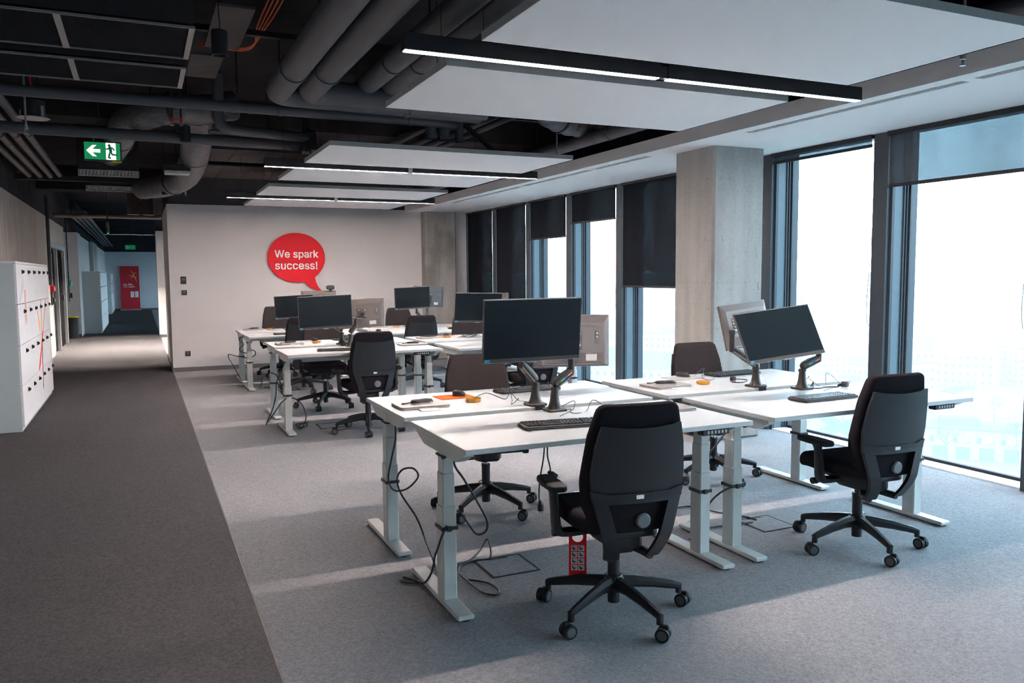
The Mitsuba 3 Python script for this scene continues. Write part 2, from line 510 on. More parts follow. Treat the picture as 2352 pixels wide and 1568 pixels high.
# lift door recess in the left wall: steel frame, dark leaf with brass fittings
structure('door_1', cat([bx(-2.1, -2.05, 18.95, 22.4, 0, 2.8)]), 'black_paint')
put('door_1', 'lintel', shape(bx(-2.1, XW, 18.95, 22.4, 2.34, 2.8), 'concrete_wall', False))
put('door_1', 'upper_panel', shape(bx(-2.1, XW, 18.95, 24.74, 2.8, ZC), 'concrete_dark', False))
put('door_1', 'header', shape(bx(-1.75, XW + 0.012, 18.98, 22.4, 2.22, 2.34, 0.005), 'steel', False))
for y in (18.99, 20.30, 22.28):
    put('door_1', 'post', shape(bx(-1.78, XW + 0.008, y, y + 0.06, 0, 2.22, 0.006), 'steel', False))
put('door_1', 'leaf', shape(bx(-1.74, -1.69, 19.10, 20.30, 0, 2.22, 0.004), 'leaf_black', False))
put('door_1', 'leaf', shape(bx(-1.74, -1.69, 20.41, 22.28, 0, 2.22, 0.004), 'leaf_black', False))
for z in (2.02, 1.55, 1.30, 0.92, 0.42, 0.2):
    put('door_1', 'hinge', shape(bx(-1.69, -1.675, 19.25, 19.42, z - 0.035, z + 0.035, 0.004), 'brass', False))

# concrete columns
structure('column', bx(4.854, 5.454, 6.117, 6.717, 0, ZS + 0.05, 0.022), 'concrete_column')
structure('column', bx(4.854, 5.454, 14.44, 15.0, 0, ZS + 0.05, 0.022), 'concrete_column')

# perimeter soffit with its fascia and linear air slots
structure('trim_1', cat([bx(4.535, 4.655, YN, YB, ZS, ZS + 0.003), bx(4.745, 6.06, YN, YB, ZS, ZS + 0.003), bx(4.535, 4.56, YN, YB, ZS, ZF), bx(4.56, 6.06, YN, YB, ZF - 0.012, ZF)]), 'panel_white')
slot_runs = [(-1.4, 0.6), (0.7, 3.42), (3.50, 5.47), (6.95, 8.05), (8.12, 9.90), (9.97, 12.6)]
edges = sorted([y for run in slot_runs for y in run])
gaps = [(YN, slot_runs[0][0])] + [(a[1], b[0]) for a, b in zip(slot_runs[:-1], slot_runs[1:])] + [(slot_runs[-1][1], YB)]
for a, b in gaps:
    put('trim_1', 'filler', shape(bx(4.655, 4.745, a, b, ZS, ZS + 0.003), 'panel_white', False))
where = {-1.4: 'behind the nearest lamp', 0.7: 'above the nearest window bay', 3.50: 'ending short of the near concrete column', 6.95: 'just past the near concrete column', 8.12: 'between the column run and the far run', 9.97: 'nearest the back wall'}
for a, b in slot_runs[1:]:
    key = num('air_slot')
    put(key, 'recess', shape(cat([bx(4.653, 4.747, a, b, ZS + 0.06, ZS + 0.07), bx(4.651, 4.655, a, b, ZS + 0.003, ZS + 0.06), bx(4.745, 4.749, a, b, ZS + 0.003, ZS + 0.06)]), 'black_paint', False))
    for x in (4.655, 4.682, 4.709, 4.734):
        put(key, 'blade', shape(bx(x, x + 0.008, a, b, ZS - 0.001, ZS + 0.002), 'panel_white', False))
    tag(key, f'linear air slot in the white soffit, {where[a]}', 'air vent', 'air slots in the soffit')

# ---------------------------------------------------------------- window front
bays = list(range(-6, 13))
y_of = lambda k: Y0 + PITCH_Y * k
mull = cat([bx(5.76, 5.80, 0, 0.145, 0, ZS), bx(5.80, 5.83, -0.022, 0.165, 0, ZS)])
reveal = bx(5.83, 5.93, -0.02, 0.16, 0, ZS)
prof = cat([bx(5.93, 5.945, -0.032, 0.17, 0, ZS), bx(5.945, 5.955, -0.026, 0.165, 0, ZS), bx(5.955, 5.97, -0.04, 0.178, 0, ZS), bx(5.97, 5.98, -0.034, 0.17, 0, ZS), bx(5.98, 6.06, -0.055, 0.195, 0, ZS)])
parts = [('mullion', shape(mull, 'slate', False)), ('jamb', shape(reveal, 'slate_jamb', False)), ('frame', shape(prof, 'slate', False))]
pane = shape(trimesh.Trimesh([[6.0, 0.195, 0.03], [6.0, 0.195, ZS], [6.0, PITCH_Y - 0.055, ZS], [6.0, PITCH_Y - 0.055, 0.03]], [[0, 1, 2], [0, 2, 3]], process=False), 'glass', False)
gasket = shape(bx(5.98, 6.02, 0.19, PITCH_Y - 0.05, 0, 0.035), 'black_paint', False)
sill = shape(bx(5.80, 5.98, 0.16, PITCH_Y - 0.02, -0.06, 0.012, 0.004), 'sill_white', False)
for i, k in enumerate(bays):
    key = f'window_{i + 1}'
    labels[key] = {'kind': 'structure'}
    m = M(0, y_of(k), 0)
    for name, d in parts + [('pane', pane), ('gasket', gasket), ('sill', sill)]:
        put(key, name, d, to=m)
yw0 = y_of(13)
structure('wall_right_far', cat([bx(5.80, 6.06, yw0, YE, 2.6, ZC), bx(5.80, 6.06, yw0, YE, 0, 0.4)] + [bx(5.80, 6.06, y, y + 1.9, 0.4, 2.6) for y in (yw0, 28.0, 33.4, 38.8)] + [bx(5.80, 6.06, 42.6, YE, 0.4, 2.6)]), 'plaster')
for i in range(4):
    a, b = [(yw0 + 1.9, 28.0), (29.9, 33.4), (35.3, 38.8), (40.7, 42.6)][i]
    key = f'window_{len(bays) + 1 + i}'
    labels[key] = {'kind': 'structure'}
    put(key, 'pane', shape(trimesh.Trimesh([[6.0, a, 0.4], [6.0, a, 2.6], [6.0, b, 2.6], [6.0, b, 0.4]], [[0, 1, 2], [0, 2, 3]], process=False), 'glass', False))
    put(key, 'frame', shape(cat([bx(5.98, 6.03, a, b, 0.4, 0.44), bx(5.98, 6.03, a, b, 2.56, 2.6)]), 'slate', False))
structure('trim_2', bx(6.0, 6.06, YN, y_of(13), ZS, ZC + 0.2), 'slate')
structure('trim_3', bx(5.80, 6.12, YN, YE, -0.5, -0.06), 'slate')

# roller blinds
# bay k spans from its own mullion to the next; keyed by the far mullion's index: bottom height and cloth
blinds = {0: (2.325, 'cloth_open', 'half-lit charcoal roller blind, nearest window, pulled a little way down'),
          1: (2.685, 'cloth_open', 'charcoal roller blind rolled almost fully up, window beside the near concrete column'),
          2: (2.30, 'cloth_open', 'charcoal roller blind behind the near concrete column'),
          3: (1.44, 'cloth_dense', 'dark roller blind pulled more than half way down, just past the near concrete column'),
          4: (2.34, 'cloth_dense', 'dark roller blind ending high above a clear pane, second window past the near column'),
          5: (2.165, 'cloth_dense', 'dark roller blind ending a third of the way down, third window past the near column'),
          6: (0.06, 'cloth_dense', 'dark roller blind closed to the floor, beside the partly raised blinds'),
          7: (0.06, 'cloth_dense', 'dark roller blind closed to the floor, last one before the back column'),
          -1: (2.3, 'cloth_open', 'charcoal roller blind beyond the near edge of the picture'),
          -2: (2.3, 'cloth_open', 'charcoal roller blind over a window behind the camera')}
blinds.update({k: (0.9, 'cloth_open', f'charcoal roller blind in the room behind the back wall, {w}') for k, w in zip(range(9, 13), ('nearest', 'second', 'third', 'farthest'))})
for k, (zb, cloth, lab) in blinds.items():
    ya, yb = y_of(k - 1) + 0.182, y_of(k) - 0.008
    key = num('roller_blind')
    put(key, 'cassette', shape(bx(5.735, 5.80, ya - 0.02, yb + 0.008, ZS - 0.032, ZS - 0.001, 0.004), 'black_paint', False))
    sheet = trimesh.Trimesh([[5.772, ya, zb], [5.772, yb, zb], [5.772, yb, ZS - 0.01], [5.772, ya, ZS - 0.01]], [[0, 1, 2], [0, 2, 3]], process=False)
    put(key, 'cloth', shape(sheet, cloth, False))
    put(key, 'bottom_rail', shape(bx(5.765, 5.779, ya - 0.004, yb + 0.004, zb - 0.024, zb + 0.004, 0.005), 'black_paint', False))
    if k not in (-2, 2) and k < 9:
        zl = {0: 1.18, 1: 1.14, 3: 1.05, 4: 1.1, 5: 1.1}.get(k, 1.1)
        yc = ya - 0.012
        loop = [(5.79, yc, ZS - 0.03), (5.80, yc + 0.006, 2.0), (5.80, yc + 0.045, zl + 0.2), (5.80, yc + 0.035, zl + 0.02), (5.80, yc + 0.02, zl), (5.795, yc, zl + 0.05), (5.79, yc - 0.004, 1.9), (5.785, yc - 0.002, ZS - 0.03)]
        put(key, 'pull_chain', shape(tube(loop, 0.0022, 5), 'label_grey', 30))
    tag(key, lab, 'roller blind', 'roller blinds on the window front')

# ---------------------------------------------------------------- ceiling rafts and linear lamps
rafts = [(1.55, 2.52, 'white ceiling raft closest to the camera, cut by the upper edge'), (1.555, 4.225, 'white ceiling raft just past the nearest lamp'), (1.545, 7.15, 'white ceiling raft just before the second lamp'),
         (1.53, 8.74, 'white ceiling raft just past the second lamp'), (1.525, 10.68, 'white ceiling raft just before the farthest lamp'), (1.56, 12.50, 'white ceiling raft between the farthest lamp and the back wall')]
body = shape(bx(0, 2.4, 0, 1.2, 0, 0.042, 0.002), 'panel_white', False)
skirt = shape(cat([bx(-0.0012, 0, 0, 1.2, 0.0025, 0.042), bx(2.4, 2.4012, 0, 1.2, 0.0025, 0.042), bx(0, 2.4, -0.0012, 0, 0.0025, 0.042), bx(0, 2.4, 1.2, 1.2012, 0.0025, 0.042)]), 'panel_edge', False)
wire = shape(cyl((0, 0, 0), (0, 0, ZC - 2.764), 0.0022, 6), 'black_paint', False)
for x, y, lab in rafts:
    key = num('ceiling_raft')
    m = M(x, y, 2.722)
    put(key, 'panel', body, to=m)
    put(key, 'edge_band', skirt, to=m)
    for dx in (0.3, 2.1):
        for dy in (0.2, 1.0):
            put(key, 'hanger_wire', wire, to=M(x + dx, y + dy, 2.764))
    tag(key, lab, 'ceiling panel', 'white ceiling rafts')


def lamp(x0, y, lab, gap_plate, group='linear lamps between the rafts', power=1.0, group_x=3.02, z=2.68):
    key = num('linear_lamp')
    for a, b in ((0, group_x / 2 - 0.025), (group_x / 2 + 0.025, group_x)):
        put(key, 'housing', shape(bx(x0 + a, x0 + b, y - 0.03, y + 0.03, z + 0.004, z + 0.085, 0.003), 'black_paint', False))
        lens = bx(x0 + a + 0.008, x0 + b - 0.008, y - 0.022, y + 0.022, z, z + 0.006)
        k2 = put(key, 'diffuser', shape(lens, 'white', False))
        scene[k2]['emitter'] = {'type': 'area', 'radiance': rgb(*[c * power for c in LAMP])}
    put(key, 'joiner', shape(bx(x0 + group_x / 2 - 0.03, x0 + group_x / 2 + 0.03, y - 0.022, y + 0.022, z + 0.006, z + 0.07), 'steel' if gap_plate else 'black_paint', False))
    for a in (0.2, group_x - 0.2):
        put(key, 'hanger_wire', shape(cyl((x0 + a, y, z + 0.085), (x0 + a, y, ZC), 0.0022, 6), 'black_paint', False))
    tag(key, lab, 'lamp', group)


lamp(1.205, 3.89, 'lit linear lamp hung over the nearest desks, black housing', False)
lamp(1.165, 8.45, 'lit linear lamp hung over the middle desks, black housing with grey joiner', True)
lamp(1.135, 11.94, 'lit linear lamp hung over the rear desks, near the back wall', True)
for yy, lab in ((18.7, 'linear lamp in the room behind the back wall, nearest of three'), (20.4, 'linear lamp in the room behind the back wall, middle of three'), (22.1, 'linear lamp in the room behind the back wall, farthest of three')):
    lamp(0.75, yy, lab, False, group='lamps in the room behind the back wall', power=0.15)

# ---------------------------------------------------------------- office chair
# local frame: sitter faces +y, x to the sitter's own side as seen from behind, origin on the floor under the gas lift
def y_back(x, z):
    z = np.asarray(z, float)
    return -0.215 - 0.16 * np.clip(z - 0.62, 0, 9) ** 1.15 - 0.25 * np.clip(0.55 - z, 0, 1) ** 1.4 * -1 + 0.55 * np.asarray(x) ** 2


def shell_y(x, z):
    z = np.asarray(z, float)
    low = np.clip((0.47 - z) / 0.15, 0, 1.2)
    return y_back(x, np.maximum(z, 0.6)) - 0.058 + 0.085 * low ** 1.6


def back_warp(fn, sign=1.0):
    def w(v):
        x, z, t = v[:, 0], v[:, 1], v[:, 2]
        return np.stack([x, fn(x, z) + sign * t, z], 1)
    return w


def make_chair_upper(front_cloth):
    P = Proto()
    pad = rpoly([(-0.185, 1.04), (-0.222, 0.90), (-0.245, 0.70), (-0.235, 0.58), (-0.175, 0.455), (0.175, 0.455), (0.235, 0.58), (0.245, 0.70), (0.222, 0.90), (0.185, 1.04)], 0.045)
    pm = puff(pad, 0.062, 0.024, 96)
    P.add('backrest', warp(pm, back_warp(lambda x, z: y_back(x, z) - 0.03)), front_cloth, 40)
    out = [(-0.186, 0.955)] + [(x, 0.938 + 0.017 * (x / 0.186) ** 2) for x in np.linspace(-0.15, 0.15, 7)] + [(0.186, 0.955), (0.208, 0.86), (0.222, 0.73), (0.214, 0.635), (0.13, 0.345), (0.10, 0.322), (0.07, 0.335)]
    out += [(0.145, 0.615), (-0.145, 0.615), (-0.07, 0.335), (-0.10, 0.322), (-0.13, 0.345), (-0.214, 0.635), (-0.222, 0.73), (-0.208, 0.86)]
    poly = Polygon(out).buffer(-0.006).buffer(0.012).buffer(-0.006)
    P.add('back_shell', warp(extrude(poly, 0.016, 0.028), back_warp(shell_y)), 'plastic_shell', 50)
    rim = LineString([(-0.205, 0.64), (-0.15, 0.625), (0.15, 0.625), (0.205, 0.64)]).buffer(0.019, cap_style=2)
    legs = unary_union([rim, Polygon([(-0.216, 0.66), (-0.158, 0.64), (-0.068, 0.335), (-0.128, 0.335)]), Polygon([(0.216, 0.66), (0.158, 0.64), (0.068, 0.335), (0.128, 0.335)])]).buffer(0.004)
    P.add('back_frame', warp(extrude(legs, 0.020, 0.028), back_warp(lambda x, z: shell_y(x, z) - 0.008)), 'plastic_shell', 50)
    P.add('tag', bx(-0.018, 0.018, float(shell_y(0, 0.63)) - 0.0095, float(shell_y(0, 0.63)) - 0.006, 0.622, 0.640), 'white', False, 'small white maker tag')
    ky = float(y_back(0, 0.52)) - 0.035
    P.add('knob', moved(lathe([(0.001, 0), (0.030, 0.0), (0.034, 0.004), (0.034, 0.016), (0.028, 0.021), (0.001, 0.022)], 28), R=np.array([[1, 0, 0], [0, 0, -1], [0, 1, 0]]), x=0.03, y=ky + 0.008, z=0.515), 'knob_grey', 35, 'round grey lumbar knob')
    seat = rpoly([(-0.205, -0.225), (-0.245, -0.10), (-0.250, 0.12), (-0.225, 0.255), (0.225, 0.255), (0.250, 0.12), (0.245, -0.10), (0.205, -0.225)], 0.05)
    sm = puff(seat, 0.085, 0.028, 80, 0.036, 5)
    P.add('seat', warp(sm, lambda v: np.stack([v[:, 0], v[:, 1], v[:, 2] + 0.455 - 0.9 * np.clip(v[:, 1] - 0.12, 0, 1) ** 2 - 0.25 * np.clip(0.0, 0, 1)], 1)), 'fabric', 40)
    tray = rpoly([(-0.12, -0.21), (-0.19, -0.05), (-0.19, 0.14), (-0.14, 0.22), (0.14, 0.22), (0.19, 0.14), (0.19, -0.05), (0.12, -0.21)], 0.03)
    P.add('seat_pan', moved(puff(tray, 0.035, 0.012, 56), z=0.424), 'plastic', 40)
    mech = cat([moved(puff(rpoly([(-0.075, -0.16), (-0.095, 0.06), (-0.06, 0.13), (0.06, 0.13), (0.095, 0.06), (0.075, -0.16)], 0.02), 0.075, 0.022, 48), z=0.352),
                bar([(-0.098, -0.190, 0.332), (-0.085, -0.13, 0.335), (-0.04, -0.07, 0.350)], 0.036, 0.032, (0, 0, 1)), bar([(0.098, -0.190, 0.332), (0.085, -0.13, 0.335), (0.04, -0.07, 0.350)], 0.036, 0.032, (0, 0, 1)), bx(-0.05, 0.05, -0.12, -0.02, 0.325, 0.375, 0.008)])
    P.add('mechanism', mech, 'plastic', 40)
    for s in (-1, 1):
        post = bar([(s * 0.10, 0.0, 0.415), (s * 0.24, -0.005, 0.415), (s * 0.285, -0.01, 0.435), (s * 0.297, -0.012, 0.52), (s * 0.302, -0.006, 0.60), (s * 0.302, 0.0, 0.632)], [0.07, 0.072, 0.068, 0.058, 0.048, 0.066], [0.03, 0.036, 0.04, 0.036, 0.034, 0.05], (0, 1, 0), smooth=True)
        a = P.add('armrest', post, 'plastic', 45)
        padm = puff(rpoly([(-0.040, -0.125), (0.040, -0.125), (0.046, 0.02), (0.034, 0.125), (-0.034, 0.125), (-0.046, 0.02)], 0.03), 0.030, 0.010, 56, 0.012)
        P.add(a + '__arm_pad', moved(padm, x=s * 0.305, y=0.015, z=0.628), 'plastic_matt', 40)
        P.add('lever', cat([cyl((s * 0.08, 0.055, 0.398), (s * 0.26, 0.055, 0.398), 0.009, 12), cyl((s * 0.25, 0.055, 0.398), (s * 0.285, 0.055, 0.398), 0.019, 16)]), 'plastic', 35)
    return P


def make_chair_base():
    P = Proto()
    P.add('gas_lift', cat([cyl((0, 0, 0.055), (0, 0, 0.30), 0.028, 24), cyl((0, 0, 0.30), (0, 0, 0.315), 0.030, 24)]), 'plastic', 40)
    P.add('piston', cyl((0, 0, 0.315), (0, 0, 0.37), 0.016, 16), 'chrome', 40, 'chrome piston')
    P.add('hub', lathe([(0.03, 0.105), (0.05, 0.115), (0.052, 0.165), (0.04, 0.188), (0.03, 0.19)], 28), 'plastic', 40)
    for k in range(5):
        a = math.radians(72 * k)
        c, s = math.cos(a), math.sin(a)
        R = np.array([[c, -s, 0], [s, c, 0], [0, 0, 1]])
        arm = bar([(0.03, 0, 0.150), (0.10, 0, 0.146), (0.20, 0, 0.130), (0.30, 0, 0.108), (0.335, 0, 0.099)], [0.066, 0.050, 0.042, 0.036, 0.034], [0.066, 0.056, 0.046, 0.036, 0.030], (0, 1, 0), chamfer=0.3)
        arm = cat([arm, bar([(0.330, 0, 0.110), (0.330, 0, 0.066)], 0.030, 0.026, (0, 1, 0))])
        key = P.add('leg', moved(arm, R=R), 'plastic', 40)
        w = cat([cyl((0, -0.028, 0.031), (0, -0.006, 0.031), 0.031, 24), cyl((0, 0.006, 0.031), (0, 0.028, 0.031), 0.031, 24)])
        rim = [cyl((0, -0.0295, 0.031), (0, -0.027, 0.031), 0.022, 24), cyl((0, 0.027, 0.031), (0, 0.0295, 0.031), 0.022, 24)]
        hood = cat([cyl((0, -0.007, 0.031), (0, 0.007, 0.031), 0.026, 18), bx(-0.006, 0.024, -0.01, 0.01, 0.035, 0.072, 0.003)])
        sw = M(0.352 * c, 0.352 * s, 0, rz=a + math.radians([35, -50, 20, 80, -20][k]))
        Q = lambda m: (lambda q: (q.apply_transform(sw), q)[1])(m.copy())
        P.add(key + '__caster', Q(cat([w, hood])), 'plastic_matt', 35)
        P.add(key + '__caster_rim', Q(rim[0]), 'castor_rim', 35)
        P.add(key + '__caster_rim', Q(rim[1]), 'castor_rim', 35)
    return P


chair_base = make_chair_base()
chair_upper = {'fabric': make_chair_upper('fabric'), 'fabric_warm': make_chair_upper('fabric_warm')}


def chair(x, y, rz, base, lab, dz=0.0, cloth='fabric'):
    key = num('office_chair')
    spawn(key, chair_upper[cloth], M(x, y, dz, math.radians(rz)))
    spawn(key, chair_base, M(x, y, 0, math.radians(base)))
    return tag(key, lab, 'chair', 'black office chairs at the desks')


chair(1.975, 3.19, -8, -84, 'black office chair with a red card hanging under its seat, nearest one, seen from behind')
chair(3.76, 3.39, -4, -107, 'black office chair seen from behind at the nearest desk by the window, whole base visible')
chair(2.09, 5.02, 172, -70, 'black office chair facing the camera behind the nearest aisle-side desks, under the big near monitor', 0, 'fabric_warm')
chair(4.03, 5.04, 180, -94, 'black office chair in front of the near concrete column, behind the nearest window-side desks', 0, 'fabric_warm')
chair(2.08, 8.13, 2, -104, 'black office chair seen from behind at the middle aisle-side desk, fully in view', 0.0)
chair(2.01, 9.89, 176, -116, 'black office chair behind the middle aisle-side desks, its front under the dark screen', 0, 'fabric_warm')
chair(3.80, 7.85, 0, -100, 'black office chair half hidden behind the big near monitor and its arm, grey knob showing')
chair(3.98, 9.92, 180, -95, 'black office chair behind the middle window-side desks, below a dark screen', 0.0, 'fabric_warm')
chair(2.02, 11.40, -8, -80, 'black office chair at the rear aisle-side desk, showing between two dark screens')
chair(2.02, 13.45, 180, -60, 'black office chair standing before the white back wall, behind the rear aisle-side desks', 0.06, 'fabric_warm')
chair(3.55, 11.0, -3, -100, 'black office chair seen from behind at the rear window-side desk, shell catching the light')
chair(4.0, 13.2, 180, -75, 'black office chair behind the rear window-side desks, before the back column', 0.0, 'fabric_warm')

# red instruction card under the nearest chair
card = num('instruction_card')
poly = rrect(0.085, 0.26, 0.006).difference(shapely.Point(0, 0.105).buffer(0.026, 16))
cm = M(1.86, 3.33, 0.235)
cm[:3, :3] = np.stack([[math.cos(-0.5), math.sin(-0.5), 0], [0, 0, 1], [math.sin(-0.5), -math.cos(-0.5), 0]], 1)
put(card, 'sheet', shape(extrude(poly, 0.0012), 'red', False), to=cm)
for r in range(4):
    for c in range(2):
        put(card, 'picture_field', shape(moved(bx(-0.015, 0.015, -0.014, 0.014, 0.0012, 0.0016), x=-0.017 + 0.034 * c, y=0.05 - 0.032 * r), 'label_grey', False), to=cm)
        put(card, 'pictogram', shape(moved(cat([bx(-0.008, 0.006, -0.006, 0.0, 0.0016, 0.002), bx(-0.009, -0.004, 0.0, 0.009, 0.0016, 0.002), bx(-0.002, 0.001, -0.011, -0.005, 0.0016, 0.002)]), x=-0.017 + 0.034 * c, y=0.05 - 0.032 * r), 'black_paint', False), to=cm)
put(card, 'loop', shape(tube([(1.86, 3.33, 0.36), (1.862, 3.325, 0.39), (1.87, 3.31, 0.425)], 0.0015, 6), 'cable', 30))
tag(card, 'red instruction card with small pictures hanging under the nearest chair', 'card')

# ---------------------------------------------------------------- desks
def make_desk(w=1.6, z=0.84, back=False):
    f0, f1, yl = (-0.075, 0.635, 0.36) if back else (0.12, 0.83, 0.375)
    P = Proto()
    P.add('tabletop', bx(0, w, 0, 0.8, z - 0.025, z, 0.0018), 'desk_white', False)
    P.add('edge_band', cat([bx(-0.0008, 0.0005, 0.002, 0.798, z - 0.023, z - 0.002), bx(w - 0.0005, w + 0.0008, 0.002, 0.798, z - 0.023, z - 0.002), bx(0.002, w - 0.002, -0.0008, 0.0005, z - 0.023, z - 0.002), bx(0.002, w - 0.002, 0.7995, 0.8008, z - 0.023, z - 0.002)]), 'desk_edge', False)
    for x in (0.0, w - 0.085):
        rail = Polygon([(0.06, 0.0), (0.06, -0.018), (0.16, -0.062), (0.62, -0.062), (0.74, -0.018), (0.74, 0.0)])
        m = extrude(rail, 0.05)
        m.vertices = np.stack([m.vertices[:, 2] + x + 0.015, m.vertices[:, 0], m.vertices[:, 1] + z - 0.025], 1)
        m.fix_normals()
        P.add('support_rail', m, 'leg_white', False)
        lx = x + 0.0425
        zz = z - 0.04
        leg = cat([bx(lx - 0.036, lx + 0.036, yl - 0.046, yl + 0.046, 0.028, 0.50 + (z - 0.84), 0.006)])
        k = P.add('leg', leg, 'leg_white', False)
        P.add(k + '__middle_stage', bx(lx - 0.031, lx + 0.031, yl - 0.041, yl + 0.041, 0.49 + (z - 0.84), 0.66 + (z - 0.84), 0.005), 'leg_white', False)
        P.add(k + '__upper_stage', bx(lx - 0.027, lx + 0.027, yl - 0.037, yl + 0.037, 0.65 + (z - 0.84), zz, 0.004), 'leg_white', False)
        P.add(k + '__foot', bx(lx - 0.042, lx + 0.042, f0, f1, 0.008, 0.032, 0.006), 'leg_white', False)
        for y in (f0 + 0.03, f1 - 0.03):
            P.add(k + '__glide', cyl((lx, y, 0), (lx, y, 0.009), 0.02, 16), 'black_paint', False)
        P.add(k + '__cable_tie', cat([bx(lx - 0.041, lx + 0.041, yl - 0.051, yl - 0.045, 0.375, 0.392), bx(lx - 0.041, lx + 0.041, yl + 0.045, yl + 0.051, 0.375, 0.392), bx(lx - 0.042, lx - 0.036, yl - 0.05, yl + 0.05, 0.375, 0.392), bx(lx + 0.036, lx + 0.042, yl - 0.05, yl + 0.05, 0.375, 0.392), bx(lx - 0.015, lx + 0.006, yl - 0.06, yl - 0.05, 0.372, 0.396)]), 'cable', False, 'black cable tie round the leg')
        P.add(k + '__top_strap', cat([bx(lx - 0.036, lx + 0.036, yl - 0.045, yl + 0.045, zz - 0.062, zz - 0.052, 0.002), bx(lx - 0.038, lx - 0.018, yl - 0.052, yl - 0.045, zz - 0.066, zz - 0.048)]), 'cable', False, 'black strap')
    P.add('cross_beam', cat([bx(0.09, w - 0.09, 0.33, 0.36, z - 0.075, z - 0.027, 0.003), bx(0.09, w - 0.09, 0.46, 0.49, z - 0.075, z - 0.027, 0.003)]), 'leg_white', False)
    P.add('cable_tray', cat([bx(0.25, w - 0.25, 0.60, 0.602, z - 0.13, z - 0.03), bx(0.25, w - 0.25, 0.60, 0.73, z - 0.132, z - 0.13), bx(0.25, w - 0.25, 0.73, 0.732, z - 0.13, z - 0.06)]), 'leg_white', False)
    if True:
        c = P.add('control_panel', moved(cat([bx(-0.085, 0.085, 0.0, 0.05, 0, 0.03, 0.004)]), x=w - 0.22, y=0.02, z=z - 0.058), 'plastic', False, 'dark height control panel under the edge')
        for i in range(6):
            P.add(c + '__button', moved(bx(-0.006, 0.006, -0.0015, 0.002, 0.007, 0.023, 0.001), x=w - 0.27 + i * 0.022, y=0.02, z=z - 0.058), 'label_grey', False)
    return P


ZD, ZM, ZR = 0.832, 0.823, 0.765
desk_protos = {}


def desk(x, y, z, back, lab, w=1.6):
    if (w, z, back) not in desk_protos:
        desk_protos[(w, z, back)] = make_desk(w, z, back)
    key = num('standing_desk')
    m = M(x + w, y + 0.8, 0, math.pi) if back else M(x, y, 0)
    spawn(key, desk_protos[(w, z, back)], m)
    return tag(key, lab, 'desk', 'white sit-stand desks')


desk(1.262, 3.262, ZD, False, 'white sit-stand desk closest to the camera, the nearest chair pushed up to it')
desk(1.262, 4.172, ZD, True, 'white sit-stand desk with the orange mouse pad and closed laptop, second from the camera')
desk(3.015, 3.275, ZD, False, 'white sit-stand desk nearest the window, tilted screen over it and dark control panel', 1.56)
desk(2.985, 4.185, ZD, True, 'white sit-stand desk just in front of the near concrete column', 1.56)
desk(1.28, 8.05, ZM, False, 'white sit-stand desk, middle row, aisle side, with a chair back in front')
desk(1.30, 9.06, ZM, True, 'white sit-stand desk, middle row, aisle side, closed laptop and yellow dish on it')
desk(3.02, 7.94, ZM, False, 'white sit-stand desk of the middle row on the window side, mostly behind the big monitor')
desk(3.00, 9.00, ZM, True, 'white sit-stand desk of the middle row with an orange mouse pad and yellow dish')
desk(1.32, 11.55, ZR, False, 'white sit-stand desk of the rear row on the aisle side, keyboard on it')
desk(1.32, 12.47, ZR, True, 'white sit-stand desk of the rear row closest to the back wall, aisle side')
desk(3.14, 11.25, ZR, False, 'white sit-stand desk of the rear row on the window side, before a chair back')
desk(3.14, 12.2, ZR, True, 'white sit-stand desk of the rear row nearest the back column')

